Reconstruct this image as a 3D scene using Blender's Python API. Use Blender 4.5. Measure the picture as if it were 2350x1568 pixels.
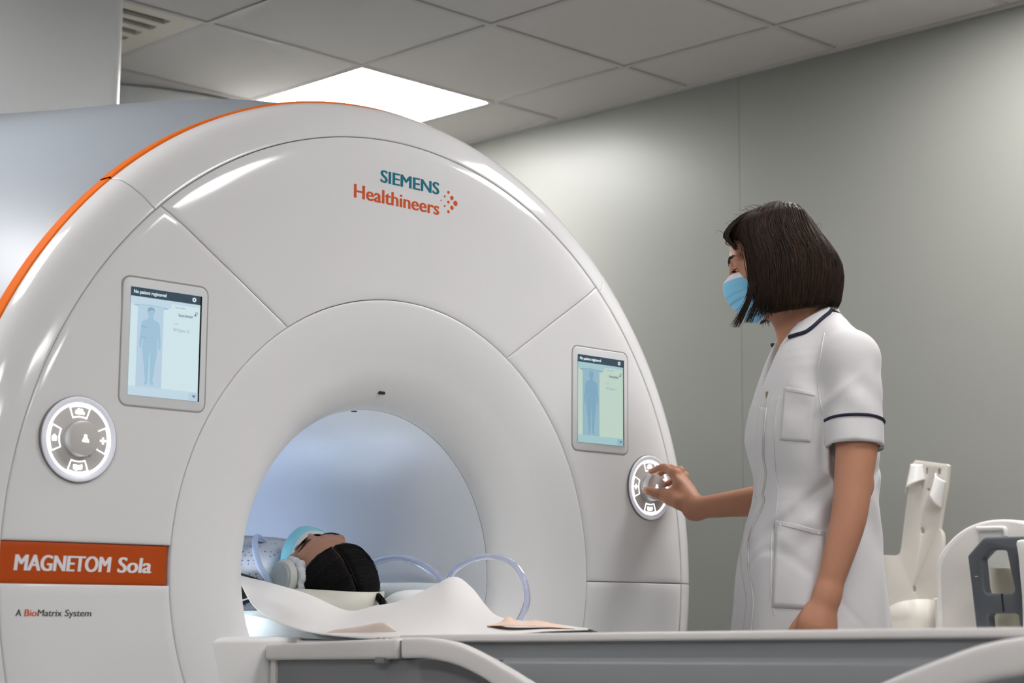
import bpy, bmesh, math, random
import numpy as np
from mathutils import Vector, Matrix
from mathutils.bvhtree import BVHTree
random.seed(4)
rng = np.random.default_rng(11)
PI = math.pi
for o in list(bpy.data.objects):
    bpy.data.objects.remove(o, do_unlink=True)
SC = bpy.context.scene
COL = SC.collection

# ------------------------------------------------------------------ camera, world, exposure
# metres; x = along the scanner front (right), y = along the bore (into it), z = up; scanner front face is the plane y = 0
FOC = 4223.1                                   # focal length in pixels of the 2350 px wide frame
YAW, PITCH, ROLL = math.radians(44.79), math.radians(8.36), math.radians(0.38)
CAM = Vector((-2.4675, -2.8, 0.88))
_f = Vector((math.sin(YAW)*math.cos(PITCH), math.cos(YAW)*math.cos(PITCH), math.sin(PITCH)))
_r0 = Vector((math.cos(YAW), -math.sin(YAW), 0)); _u0 = _r0.cross(_f)
_r = math.cos(ROLL)*_r0 + math.sin(ROLL)*_u0
_u = -math.sin(ROLL)*_r0 + math.cos(ROLL)*_u0
cd = bpy.data.cameras.new('camera'); cam = bpy.data.objects.new('camera', cd); COL.objects.link(cam)
M = Matrix((( _r.x, _u.x, -_f.x, CAM.x), (_r.y, _u.y, -_f.y, CAM.y), (_r.z, _u.z, -_f.z, CAM.z), (0, 0, 0, 1)))
cam.matrix_world = M
cd.sensor_width = 36; cd.lens = FOC/2350*36; cd.clip_start = 0.05
cd.dof.use_dof = True; cd.dof.focus_distance = 3.75; cd.dof.aperture_fstop = 4.5
SC.camera = cam
w = bpy.data.worlds.new('world'); SC.world = w; w.use_nodes = True
w.node_tree.nodes['Background'].inputs[0].default_value = (0.8, 0.85, 0.9, 1)
w.node_tree.nodes['Background'].inputs[1].default_value = 0.02
SC.view_settings.view_transform = 'Standard'; SC.view_settings.look = 'None'
SC.view_settings.gamma = 1; SC.view_settings.use_curve_mapping = False
SC.view_settings.exposure = 0.30
PANEL_LIGHT = 24.0                              # emission of the ceiling panels
PANEL_COL = (1.0, 0.985, 0.98, 1)

# ------------------------------------------------------------------ helpers
def ray(px, py):
    return float((px-1175)/FOC)*_r - float((py-784)/FOC)*_u + _f
def on(ax, px, py, v):
    """point of the photo pixel's sight line where coordinate ax equals v"""
    d = ray(px, py); i = 'xyz'.index(ax)
    return CAM + d*float((v-CAM[i])/d[i])

MATS = {}
def mat(name, col, rough=0.5, metal=0.0, spec=0.5, emit=None, es=0.0, trans=0.0, ior=1.45, sss=0.0, coat=0.0,
        noise=0.0, nscale=20.0, bump=0.0, bscale=200.0, alpha=1.0, sheen=0.0):
    if name in MATS: return MATS[name]
    m = bpy.data.materials.new(name); m.use_nodes = True
    nt = m.node_tree; b = nt.nodes['Principled BSDF']
    c = (*col, 1) if len(col) == 3 else col
    b.inputs['Base Color'].default_value = c
    b.inputs['Roughness'].default_value = rough
    b.inputs['Metallic'].default_value = metal
    b.inputs['Specular IOR Level'].default_value = spec
    b.inputs['IOR'].default_value = ior
    b.inputs['Transmission Weight'].default_value = trans
    b.inputs['Alpha'].default_value = alpha
    b.inputs['Coat Weight'].default_value = coat; b.inputs['Coat Roughness'].default_value = 0.05
    b.inputs['Sheen Weight'].default_value = sheen
    if sss:
        b.inputs['Subsurface Weight'].default_value = sss
        b.inputs['Subsurface Radius'].default_value = (1.0, 0.35, 0.2)
        b.inputs['Subsurface Scale'].default_value = 0.008
    if emit is not None:
        b.inputs['Emission Color'].default_value = (*emit[:3], 1); b.inputs['Emission Strength'].default_value = es
    if noise or bump:
        tc = nt.nodes.new('ShaderNodeTexCoord')
    if noise:
        n = nt.nodes.new('ShaderNodeTexNoise'); n.inputs['Scale'].default_value = nscale; n.inputs['Detail'].default_value = 4
        nt.links.new(tc.outputs['Object'], n.inputs['Vector'])
        r = nt.nodes.new('ShaderNodeMapRange'); r.inputs['To Min'].default_value = 1-noise; r.inputs['To Max'].default_value = 1+noise
        nt.links.new(n.outputs['Fac'], r.inputs['Value'])
        mx = nt.nodes.new('ShaderNodeMix'); mx.data_type = 'RGBA'; mx.blend_type = 'MULTIPLY'; mx.inputs['Factor'].default_value = 1
        mx.inputs['A'].default_value = c; nt.links.new(r.outputs['Result'], mx.inputs['B'])
        nt.links.new(mx.outputs['Result'], b.inputs['Base Color'])
    if bump:
        n2 = nt.nodes.new('ShaderNodeTexNoise'); n2.inputs['Scale'].default_value = bscale; n2.inputs['Detail'].default_value = 3
        nt.links.new(tc.outputs['Object'], n2.inputs['Vector'])
        bp = nt.nodes.new('ShaderNodeBump'); bp.inputs['Strength'].default_value = bump; bp.inputs['Distance'].default_value = 0.002
        nt.links.new(n2.outputs['Fac'], bp.inputs['Height']); nt.links.new(bp.outputs['Normal'], b.inputs['Normal'])
    MATS[name] = m
    return m

def link(name, me, m, parent=None):
    o = bpy.data.objects.new(name, me); COL.objects.link(o)
    if m is not None and not me.materials: me.materials.append(m)
    if parent is not None: o.parent = parent
    return o

def mk(name, V, F, m, parent=None, smooth=True, angle=None):
    me = bpy.data.meshes.new(name)
    me.from_pydata([tuple(map(float, v)) for v in V], [], [tuple(int(i) for i in f) for f in F])
    me.validate(); me.update()
    if smooth:
        me.polygons.foreach_set('use_smooth', [True]*len(me.polygons))
        if angle: me.set_sharp_from_angle(angle=math.radians(angle))
    return link(name, me, m, parent)

def frombm(name, bm, m, parent=None, smooth=True, angle=35):
    me = bpy.data.meshes.new(name)
    bmesh.ops.recalc_face_normals(bm, faces=bm.faces)
    bm.to_mesh(me); bm.free()
    if smooth:
        me.polygons.foreach_set('use_smooth', [True]*len(me.polygons))
        if angle: me.set_sharp_from_angle(angle=math.radians(angle))
    return link(name, me, m, parent)

def thing(name, label, cat, loc=(0, 0, 0), group=None):
    o = bpy.data.objects.new(name, None); COL.objects.link(o)
    o.location = loc; o.empty_display_size = 0.1
    o['label'] = label; o['category'] = cat
    if group: o['group'] = group
    return o
def adopt(root):
    """keep world positions of children built in world coordinates"""
    off = root.matrix_basis.translation.copy()
    for ch in root.children:
        ch.location = Vector(ch.location) - off
def tag(o, label, cat, group=None):
    o['label'] = label; o['category'] = cat
    if group: o['group'] = group
    return o
def struct(o):
    o['kind'] = 'structure'; return o

def box_bm(lo, hi, bev=0.0, seg=2, bm=None):
    bm2 = bmesh.new()
    bmesh.ops.create_cube(bm2, size=1)
    for v in bm2.verts:
        v.co = Vector([(lo[i]+hi[i])/2 + v.co[i]*(hi[i]-lo[i]) for i in range(3)])
    if bev:
        bmesh.ops.bevel(bm2, geom=list(bm2.edges), offset=bev, segments=seg, profile=0.5, affect='EDGES')
    if bm is None: return bm2
    me = bpy.data.meshes.new('tmp'); bm2.to_mesh(me); bm2.free(); bm.from_mesh(me); bpy.data.meshes.remove(me)
    return bm
def box(name, lo, hi, m, parent=None, bev=0.0, seg=2):
    return frombm(name, box_bm(lo, hi, bev, seg), m, parent)

def prism_bm(poly, thick, axes, origin=(0, 0, 0), bev=0.0, seg=2, holes=()):
    """extruded outline: poly in 2-D, axes = (e1, e2, e3) unit vectors, thickness along e3"""
    e1, e2, e3 = [Vector(a) for a in axes]; o = Vector(origin)
    bm = bmesh.new()
    vs = [bm.verts.new(o + e1*p[0] + e2*p[1]) for p in poly]
    if not holes:
        fs = [bm.faces.new(vs)]
    else:
        es = [bm.edges.new((vs[i], vs[(i+1) % len(vs)])) for i in range(len(vs))]
        for h in holes:
            hv = [bm.verts.new(o + e1*p[0] + e2*p[1]) for p in h]
            es += [bm.edges.new((hv[i], hv[(i+1) % len(hv)])) for i in range(len(hv))]
        fs = [g for g in bmesh.ops.triangle_fill(bm, use_beauty=True, edges=es)['geom'] if isinstance(g, bmesh.types.BMFace)]
        bmesh.ops.dissolve_limit(bm, angle_limit=0.001, verts=bm.verts, edges=bm.edges)
        fs = list(bm.faces)
    r = bmesh.ops.extrude_face_region(bm, geom=fs)
    for v in [g for g in r['geom'] if isinstance(g, bmesh.types.BMVert)]: v.co += e3*thick
    bmesh.ops.recalc_face_normals(bm, faces=bm.faces)
    if bev:
        ed = [e for e in bm.edges if len(e.link_faces) == 2 and e.calc_face_angle(0) > 0.9 and
              (abs(e.link_faces[0].normal.dot(e3)) > 0.9 or abs(e.link_faces[1].normal.dot(e3)) > 0.9)]
        bmesh.ops.bevel(bm, geom=ed, offset=bev, segments=seg, profile=0.5, affect='EDGES')
    return bm

def rrect(x0, y0, x1, y1, r, n=6):
    P = []
    for cx, cy, a0 in ((x1-r, y1-r, 0), (x0+r, y1-r, 90), (x0+r, y0+r, 180), (x1-r, y0+r, 270)):
        for k in range(n+1):
            a = math.radians(a0+90*k/n); P.append((cx+r*math.cos(a), cy+r*math.sin(a)))
    return P

def gridmesh(name, rows, m, parent=None, closed_u=False, closed_v=False, smooth=True, flip=False, thick=0.0, angle=None):
    """rows: list of equal-length point lists"""
    nr, nc = len(rows), len(rows[0])
    V = [p for r in rows for p in r]; F = []
    for i in range(nr if closed_v else nr-1):
        for j in range(nc if closed_u else nc-1):
            a, b = i*nc+j, i*nc+(j+1) % nc
            c, d = ((i+1) % nr)*nc+(j+1) % nc, ((i+1) % nr)*nc+j
            F.append((a, d, c, b) if flip else (a, b, c, d))
    o = mk(name, V, F, m, parent, smooth, angle)
    if thick:
        md = o.modifiers.new('thickness', 'SOLIDIFY'); md.thickness = abs(thick); md.offset = 0 if thick > 0 else -1
    return o

def catmull(P, n=8, closed=False):
    P = [np.array(p, float) for p in P]; out = []
    N = len(P)
    for i in range(N if closed else N-1):
        if closed: p0, p1, p2, p3 = P[i-1], P[i], P[(i+1) % N], P[(i+2) % N]
        else:
            p1, p2 = P[i], P[i+1]
            p0 = P[i-1] if i > 0 else 2*p1-p2
            p3 = P[i+2] if i+2 < N else 2*p2-p1
        for k in range(n):
            t = k/n
            out.append(0.5*(2*p1+(p2-p0)*t+(2*p0-5*p1+4*p2-p3)*t*t+(3*p1-p0-3*p2+p3)*t**3))
    if not closed: out.append(P[-1])
    return out

def sweep_vf(path, rad, ns=10, sec=None, up=(0, 0, 1), cap=True):
    """tube (or section sec, list of 2-D points) along path; rad number or list"""
    path = [np.array(p, float) for p in path]; n = len(path)
    rads = [rad]*n if np.isscalar(rad) else list(rad)
    if sec is None: sec = [(math.cos(2*PI*k/ns), math.sin(2*PI*k/ns)) for k in range(ns)]
    ns = len(sec); V = []; F = []
    T = []
    for i in range(n):
        t = path[min(i+1, n-1)]-path[max(i-1, 0)]; T.append(t/(np.linalg.norm(t)+1e-12))
    a = np.array(up, float)
    if abs(a@T[0]) > 0.95: a = np.array((1., 0, 0))
    for i in range(n):
        a = a-(a@T[i])*T[i]; a /= np.linalg.norm(a); b = np.cross(T[i], a)
        for s in sec: V.append(path[i]+rads[i]*(s[0]*b+s[1]*a))
    for i in range(n-1):
        for j in range(ns):
            F.append((i*ns+j, i*ns+(j+1) % ns, (i+1)*ns+(j+1) % ns, (i+1)*ns+j))
    if cap:
        F.append(tuple(range(ns-1, -1, -1))); F.append(tuple((n-1)*ns+j for j in range(ns)))
    return V, F
def sweep(name, path, rad, m, parent=None, ns=10, sec=None, up=(0, 0, 1), angle=50):
    V, F = sweep_vf(path, rad, ns, sec, up)
    return mk(name, V, F, m, parent, True, angle)

def merge_vf(parts):
    V = []; F = []
    for v, f in parts:
        k = len(V); V += list(v); F += [tuple(i+k for i in q) for q in f]
    return V, F

def lathe(name, prof, centre, m, parent=None, n=128, axis='y', angle=40, close=False):
    """prof: list of (r, t); axis y: circle in xz"""
    rows = []
    for k in range(n):
        a = 2*PI*k/n; c, s = math.cos(a), math.sin(a)
        if axis == 'y': rows.append([(centre[0]+r*c, centre[1]+t, centre[2]+r*s) for r, t in prof])
        else: rows.append([(centre[0]+r*c, centre[1]+r*s, centre[2]+t) for r, t in prof])
    o = gridmesh(name, rows, m, parent, closed_v=True, closed_u=close, angle=angle)
    bm = bmesh.new(); bm.from_mesh(o.data)
    bmesh.ops.remove_doubles(bm, verts=bm.verts, dist=1e-6)
    bmesh.ops.recalc_face_normals(bm, faces=bm.faces); bm.to_mesh(o.data); bm.free()
    return o

def text_vf(body, size=0.1, bold=0.0, shear=0.0, ext=0.0006, spacing=1.0, align='LEFT'):
    """lettering with the built-in typeface as plain vertices / faces in the xy plane"""
    cu = bpy.data.curves.new('lettering', 'FONT'); cu.body = body; cu.size = size
    cu.offset = bold*size; cu.shear = shear; cu.extrude = ext; cu.space_character = spacing; cu.align_x = align
    cu.resolution_u = 4
    o = bpy.data.objects.new('lettering', cu); COL.objects.link(o)
    dg = bpy.context.evaluated_depsgraph_get(); dg.update()
    me = bpy.data.meshes.new_from_object(o.evaluated_get(dg))
    V = [tuple(v.co) for v in me.vertices]; F = [tuple(p.vertices) for p in me.polygons]
    bpy.data.objects.remove(o); bpy.data.curves.remove(cu); bpy.data.meshes.remove(me)
    return V, F
def lettering(name, body, x0, x1, zbase, zcap, m, parent, yfun, bold=0.0, shear=0.0, ext=0.0006, fat=0.0):
    """text on a plane facing -y, fitted between x0..x1 with baseline and cap height; yfun(x, z) = surface"""
    V, F = text_vf(body, 1.0, bold, shear, 0.5)
    xs = [v[0] for v in V]; a, b = min(xs), max(xs)
    Vc, _ = text_vf('H', 1.0, bold, 0, 0.5); lo, hi = min(v[1] for v in Vc), max(v[1] for v in Vc)
    W = []
    for v in V:
        x = x0+(v[0]-a)/(b-a)*(x1-x0); z = zbase+(v[1]-lo)/(hi-lo)*(zcap-zbase)
        W.append((x, yfun(x, z)-(ext if v[2] > 0 else -0.0004), z))
    if fat:                                     # heavier weight: the same letters laid side by side
        W, F = merge_vf([([(x+dx, y-i*0.00003, z) for x, y, z in W], F) for i, dx in enumerate((-fat, -fat/2, 0, fat/2, fat))])
    return mk(name, W, F, m, parent, smooth=False)

# ------------------------------------------------------------------ materials
M_SHELL = mat('scanner_white', (0.71, 0.705, 0.708), 0.11, spec=0.5)
M_BELL = mat('scanner_white_satin', (0.71, 0.707, 0.71), 0.38, spec=0.4)
M_GREYB = mat('scanner_grey', (0.31, 0.345, 0.385), 0.40, spec=0.5)
M_ORANGE = mat('orange_paint', (0.80, 0.15, 0.002), 0.5, spec=0.2)
M_ORANGE2 = mat('orange_band', (0.44, 0.060, 0.002), 0.5, spec=0.3)
M_GAP = mat('seam_dark', (0.34, 0.31, 0.28), 0.7)
M_TEAL = mat('teal_print', (0.0, 0.14, 0.20), 0.5, spec=0.2)
M_LOGO = mat('orange_print', (0.60, 0.075, 0.006), 0.5, spec=0.2)
M_WPRINT = mat('white_print', (0.75, 0.73, 0.74), 0.4)
M_DPRINT = mat('dark_print', (0.06, 0.05, 0.045), 0.5)
M_WALL = mat('wall_paint', (0.252, 0.253, 0.232), 0.36, spec=0.4, noise=0.02, nscale=3, bump=0.05, bscale=90)
M_WALLB = mat('wall_paint_pale', (0.62, 0.62, 0.59), 0.5)
M_FLOOR = mat("floor_vinyl", (0.40, 0.40, 0.395), 0.35, noise=0.06, nscale=40)
M_CEIL = mat('ceiling_tile', (0.53, 0.50, 0.475), 0.85, noise=0.02, nscale=30, bump=0.15, bscale=260)
M_TBAR = mat('ceiling_grid_bar', (0.46, 0.44, 0.42), 0.6)
M_PANEL = mat('light_diffuser', (0.9, 0.9, 0.9), 0.4, emit=PANEL_COL, es=PANEL_LIGHT)
M_ALU = mat('white_metal', (0.75, 0.75, 0.74), 0.4)
M_DARK = mat('dark_void', (0.012, 0.013, 0.014), 0.7)
M_VENT = mat('vent_beige', (0.58, 0.54, 0.46), 0.6)

# ------------------------------------------------------------------ room
ZC = 2.62; XW = 2.16; XL = -4.4; YB = 4.6; YF = -5.2
struct(box('floor', (XL, YF, -0.06), (XW, YB, 0.0), M_FLOOR))
# right wall: two cladding panels with a fine open joint between them
GAPY = on('x', 1701, 700, XW).y
bm = box_bm((XW, YF, 0), (XW+0.12, GAPY-0.0007, ZC+0.15)); box_bm((XW, GAPY+0.0007, 0), (XW+0.12, YB, ZC+0.15), bm=bm)
box_bm((XW+0.002, GAPY-0.01, 0), (XW+0.11, GAPY+0.01, ZC+0.1), bm=bm)
struct(frombm('wall_right', bm, M_WALL))
struct(box('wall_left', (XL-0.1, YF, 0), (XL, YB, ZC+0.15), M_WALL))
struct(box('wall_back', (XL, YB, 0), (XW, YB+0.1, ZC+0.15), M_WALLB))
struct(box('wall_front', (XL, YF-0.1, 0), (XW, YF, ZC+0.15), M_WALL))
# suspended ceiling: bars on a 0.6 m grid, tiles lying 6 mm above the bar faces
GX0, GY0 = 0.634, 1.628
xs = [GX0+0.6*i for i in range(-9, 3)]; ys = [GY0+0.6*j for j in range(-12, 6)]
bm = bmesh.new()
lights = [(1, 0), (1, -4), (-1, -6), (-3, -9), (-6, -9), (-4, -2), (-6, -6)]
vent = (-1, 0)
allx = [XL]+[x for x in xs if XL+0.05 < x < XW-0.05]+[XW]; ally = [YF]+[y for y in ys if YF+0.05 < y < YB-0.05]+[YB]
for i in range(len(allx)-1):
    for j in range(len(ally)-1):
        ci, cj = round((allx[i]-GX0)/0.6), round((ally[j]-GY0)/0.6)
        if ((ci, cj) in lights or (ci, cj) == vent) and abs(allx[i+1]-allx[i]-0.6) < 0.01: continue
        box_bm((allx[i]+0.008, ally[j]+0.008, ZC+0.004), (allx[i+1]-0.008, ally[j+1]-0.008, ZC+0.02), 0.004, 1, bm)
box_bm((XL, YF, ZC+0.10), (XW, YB, ZC+0.12), bm=bm)
ceil = struct(frombm('ceiling', bm, M_CEIL))
bm = bmesh.new()
for x in allx: box_bm((x-0.010, YF, ZC+0.0), (x+0.010, YB, ZC+0.004), bm=bm)
for y in ally: box_bm((XL, y-0.010, ZC+0.0002), (XW, y+0.010, ZC+0.0042), bm=bm)
struct(frombm('trim_1', bm, M_TBAR))
bm = box_bm((XW-0.022, YF, ZC-0.003), (XW, YB, ZC+0.004))
struct(frombm('trim_2', bm, M_TBAR))
LLAB = {(1, 0): 'lit square ceiling panel above and behind the right side of the scanner ring',
        (1, -4): 'lit square ceiling panel near the grey wall, in front of the scanner',
        (-1, -6): 'lit square ceiling panel over the patient table in front of the scanner',
        (-3, -9): 'lit square ceiling panel at the near end of the room, left row',
        (-6, -9): 'lit square ceiling panel at the near end of the room, by the left wall',
        (-4, -2): 'added square ceiling panel left of the scanner body, brightening the column',  # out of view, added to light the column and body side
        (-6, -6): 'lit square ceiling panel by the left wall in front of the scanner'}
for ci, cj in lights:
    x, y = GX0+0.6*ci, GY0+0.6*cj
    t = thing('ceiling_light', LLAB[(ci, cj)], 'ceiling light', (x+0.3, y+0.3, ZC), 'square ceiling light panels')
    fr = prism_bm(rrect(x+0.004, y+0.004, x+0.596, y+0.596, 0.002, 1), 0.03, ((1, 0, 0), (0, 1, 0), (0, 0, 1)), (0, 0, ZC+0.0),
                  holes=[rrect(x+0.016, y+0.016, x+0.584, y+0.584, 0.002, 1)])
    frombm('frame', fr, M_ALU, t)
    box('diffuser', (x+0.0165, y+0.0165, ZC+0.003), (x+0.5835, y+0.5835, ZC+0.012), M_PANEL, t)
    adopt(t)
# air diffuser in the tile beside the column
x, y = GX0-0.6, GY0
t = thing('ceiling_vent', 'beige square air vent with dark slots in the ceiling beside the white column', 'vent', (x+0.3, y+0.3, ZC))
frombm('faceplate', prism_bm(rrect(x+0.01, y+0.01, x+0.59, y+0.59, 0.004, 2), 0.012, ((1, 0, 0), (0, 1, 0), (0, 0, 1)), (0, 0, ZC+0.001),
       holes=[rrect(x+0.09, y+0.06+0.075*k, x+0.51, y+0.10+0.075*k, 0.006, 2) for k in range(6)]), M_VENT, t)
box('duct_lining', (x+0.05, y+0.04, ZC+0.03), (x+0.55, y+0.56, ZC+0.05), M_DARK, t)
for k in range(6):
    yy = y+0.08+0.075*k
    frombm('slat', prism_bm([(-0.002, 0), (0.002, 0), (0.006, 0.014), (0.003, 0.014)], 0.43, ((0, 1, 0), (0, 0, 1), (1, 0, 0)), (x+0.085, yy, ZC+0.014)), M_DARK, t)
adopt(t)

shroud = gridmesh('service_duct', [[(1.21+0.8*math.cos(a), 3.06+0.8*math.sin(a), z) for a in np.linspace(0, 2*PI, 65)[:-1]] for z in (0.0, ZC-0.001)], mat('duct_white', (0.72, 0.73, 0.71), 0.5), closed_u=True)
tag(shroud, 'broad white round service duct rising to the ceiling behind the scanner body', 'duct')
# ------------------------------------------------------------------ the scanner
ZI = 0.957                                    # height of the bore axis
RB, RR, RO = 0.5515, 0.8855, 0.967            # bell seam, rim seam, outer edge
def dome(x, z):
    r = math.hypot(x, z-ZI)
    return 1.53*max(0.0, r-0.81)**2
SCN = thing('mri_scanner', 'large white and grey medical scanner ring with orange edge stripe and round bore', 'scanner', (0, 0.8, 0))
def clipz(p): return (p[0], p[1], max(p[2], 0.004))
def ruled_panel(name, inner, outer, rin, rout, m, prof, nseg=60, nr=22, depth=0.016, gap=0.0007, label=None):
    """panel between two arcs (angles in degrees, start/end), drawn straight from arc to arc, edges folded back"""
    a0, a1 = inner; b0, b1 = outer
    def P(s, t):
        ta = math.radians(a0+(a1-a0)*s); tb = math.radians(b0+(b1-b0)*s)
        x = rin*math.cos(ta)*(1-t)+rout*math.cos(tb)*t; z = ZI+rin*math.sin(ta)*(1-t)+rout*math.sin(tb)*t
        return x, z
    # distance based inset: build dense grid over open interval, then edge fold rows
    L = math.radians(abs(b1-b0))*(rin+rout)/2; es = gap/L; et = gap/(rout-rin)
    e2s = es+0.0028/L; e2t = et+0.0028/(rout-rin)
    S = [es, (es+e2s)/2]+list(np.linspace(e2s, 1-e2s, nseg))+[1-(es+e2s)/2, 1-es]
    T = [et, (et+e2t)/2]+list(np.linspace(e2t, 1-e2t, nr))+[1-(et+e2t)/2, 1-et]
    nS, nT = len(S), len(T)
    rows = []
    for j, t in enumerate(T):
        row = []
        for i, s in enumerate(S):
            x, z = P(s, t); y = prof(x, z)
            e = min(i, nS-1-i, j, nT-1-j)
            y += {0: 0.0022, 1: 0.0006}.get(e, 0.0)
            row.append((x, y, z))
        rows.append(row)
    V = [p for r in rows for p in r]; F = []
    for j in range(nT-1):
        for i in range(nS-1): F.append((j*nS+i, j*nS+i+1, (j+1)*nS+i+1, (j+1)*nS+i))
    ring = [i for i in range(nS)]+[j*nS+nS-1 for j in range(1, nT)]+[(nT-1)*nS+i for i in range(nS-2, -1, -1)]+[j*nS for j in range(nT-2, 0, -1)]
    k0 = len(V)
    for q in ring: V.append((V[q][0], V[q][1]+depth, V[q][2]))
    n = len(ring)
    for q in range(n): F.append((ring[q], ring[(q+1) % n], k0+(q+1) % n, k0+q))
    V = [clipz(p) for p in V]
    o = mk(name, V, F, m, SCN, True, 60)
    bm = bmesh.new(); bm.from_mesh(o.data); bmesh.ops.recalc_face_normals(bm, faces=bm.faces); bm.to_mesh(o.data); bm.free()
    if label: o['label'] = label
    return o
def ang(r, z): return math.degrees(math.asin(max(-1, min(1, (z-ZI)/r))))
ZS = 0.948                                     # height of the horizontal seam
ZB0, ZB1 = 0.9225, 0.9935                      # orange band
ia, oa = 57.4, 48.1
fl = dome
ruled_panel('upper_panel', (ia, 180-ia), (oa, 180-oa), RB, RR, M_SHELL, fl, 90)
ruled_panel('right_panel', (ang(RB, ZS), ia), (ang(RR, ZS), oa), RB, RR, M_SHELL, fl, 60)
ruled_panel('left_panel', (180-ia, 180-ang(RB, ZB1)), (180-oa, 180-ang(RR, ZB1)), RB, RR, M_SHELL, fl, 60)
ruled_panel('lower_right_panel', (-80, ang(RB, ZS)), (-80, ang(RR, ZS)), RB, RR, M_SHELL, fl, 60)
ruled_panel('lower_left_panel', (180-ang(RB, ZB0), 260), (180-ang(RR, ZB0), 260), RB, RR, M_SHELL, fl, 60)
ruled_panel('name_band', (180-ang(RB, ZB1), 180-ang(RB, ZB0)), (180-ang(RR, ZB1), 180-ang(RR, ZB0)), RB+0.004, RR+0.02, M_ORANGE2, lambda x, z: dome(x, z)+0.0035, 10, 30, 0.012, 0.0002, 'orange name band')
# rim: rounded ring outside the face panels
rimprof = [(0.0, 0.0), (0.25, 0.0055), (0.45, 0.0120), (0.65, 0.0210), (0.8, 0.0305), (0.9, 0.0395), (0.96, 0.050), (1.0, 0.064)]
def rim_y(x, z):
    t = (math.hypot(x, z-ZI)-RR)/(RO-RR)
    t = max(0, min(1, t))
    return dome(0, ZI+RR)*1.0+float(np.interp(t, [p[0] for p in rimprof], [p[1] for p in rimprof]))
def rim_seg(name, a0, a1):
    n = max(12, int(abs(a1-a0)))*1; g = math.degrees(0.0007/0.92)
    T = [0, 0.012, 0.03]+list(np.linspace(0.07, 0.9, 14))+[0.94, 0.97, 0.99, 1.0]
    A = [a0+g, a0+g*1.8, a0+g*3]+list(np.linspace(a0+g*5, a1-g*5, n))+[a1-g*3, a1-g*1.8, a1-g]
    rows = []
    for i, a in enumerate(A):
        e = min(i, len(A)-1-i); fold = {0: 0.0022, 1: 0.0006}.get(e, 0)
        row = []
        c, s = math.cos(math.radians(a)), math.sin(math.radians(a))
        rr0 = RR+0.0007
        row.append((rr0*c, 0.03, ZI+rr0*s))
        yy = [rim_y((RR+t*(RO-RR)), ZI) for t in T]
        # smooth profile
        for k, t in enumerate(T):
            r = rr0+t*(RO-rr0)
            row.append((r*c, yy[k]+fold+(0.0022 if k == 0 else 0.0006 if k == 1 else 0), ZI+r*s))
        row.append((RO*c, 0.0745, ZI+RO*s)); row.append(((RO-0.03)*c, 0.0745, ZI+(RO-0.03)*s))
        rows.append([clipz(p) for p in row])
    lead = [(p[0]*0.999, p[1]+0.02, p[2]) for p in rows[0]]; tail = [(p[0]*0.999, p[1]+0.02, p[2]) for p in rows[-1]]
    return gridmesh(name, [lead]+rows+[tail], M_SHELL, SCN, angle=50)
from numpy import interp
_tt = np.linspace(0, 1, 60); _yy = np.interp(_tt, [p[0] for p in rimprof], [p[1] for p in rimprof])
for _ in range(6): _yy[1:-1] = 0.25*_yy[:-2]+0.5*_yy[1:-1]+0.25*_yy[2:]
rimprof = list(zip(_tt, _yy))
rim_seg('rim_crown', oa-1.0, 180-oa+1.0)
rim_seg('rim_side', ang(RR, ZS), oa-1.0)
rim_seg('rim_side', 180-oa+1.0, 181.2)
rim_seg('rim_foot', -80, ang(RR, ZS))
rim_seg('rim_foot', 181.2, 260)
# orange edge stripe behind the rim
def stripe(a0, a1, dr):
    rows = []
    for a in np.linspace(a0, a1, int(a1-a0)+2):
        c, s = math.cos(math.radians(a)), math.sin(math.radians(a))
        rows.append([clipz((r*c, y, ZI+r*s)) for r, y in ((RO-0.035, 0.0755), (RO+0.003+dr, 0.0755), (RO+0.0045+dr, 0.077), (RO+0.0045+dr, 0.110), (RO+0.003+dr, 0.1115), (RO-0.035, 0.1115))])
    o = gridmesh('orange_stripe', rows, M_ORANGE, SCN, angle=40, flip=True); o['label'] = 'orange edge stripe'
stripe(-80, 180-oa+0.86, 0.0); stripe(180-oa+1.12, 260, -0.0012)
# dark backing seen through the seams
lathe('seam_backing', [(0.5, 0.020), (0.90, 0.026)], (0, 0.0, ZI), M_GAP, SCN, 160)
bk = SCN.children[-1]
for v in bk.data.vertices: v.co.z = max(v.co.z, 0.004)
# bell: flared mouth of the bore
bp = []
for k in range(25):
    t = k/24
    # flare: nearly flat at the face, a soft crease at r = 0.435, then steeply into the bore
    if t <= 0.5: r = RB-0.0012+(0.436-RB+0.0012)*t*2; y = 0.016*(t*2)**2
    else:
        u = (t-0.5)*2; r = 0.434+(0.335-0.434)*math.sin(u*PI/2)**0.9; y = 0.017+0.078*(1-math.cos(u*PI/2))**0.75
    bp.append((r, y))
bellprof = [(RB-0.0007, 0.018), (RB-0.0007, 0.0018), (RB-0.002, 0.0006)]+[(r, y) for r, y in [(RB-0.004, 0.0)]+bp[1:]]


bell = lathe('bell', bellprof, (0, 0, ZI), M_BELL, SCN, 200, angle=70)
# bore tube
M_BORE = mat('bore_white', (0.88, 0.88, 0.89), 0.36, spec=0.5)
lathe('bore_tube', [(0.3365, 0.0965), (0.3345, 0.0962), (0.3345, 0.098), (0.335, 1.70)], (0, 0, ZI), M_BORE, SCN, 160, angle=60)
lathe('bore_tube_backing', [(0.345, 0.09), (0.36, 0.12), (0.36, 1.70)], (0, 0, ZI), M_GAP, SCN, 96)
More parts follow.
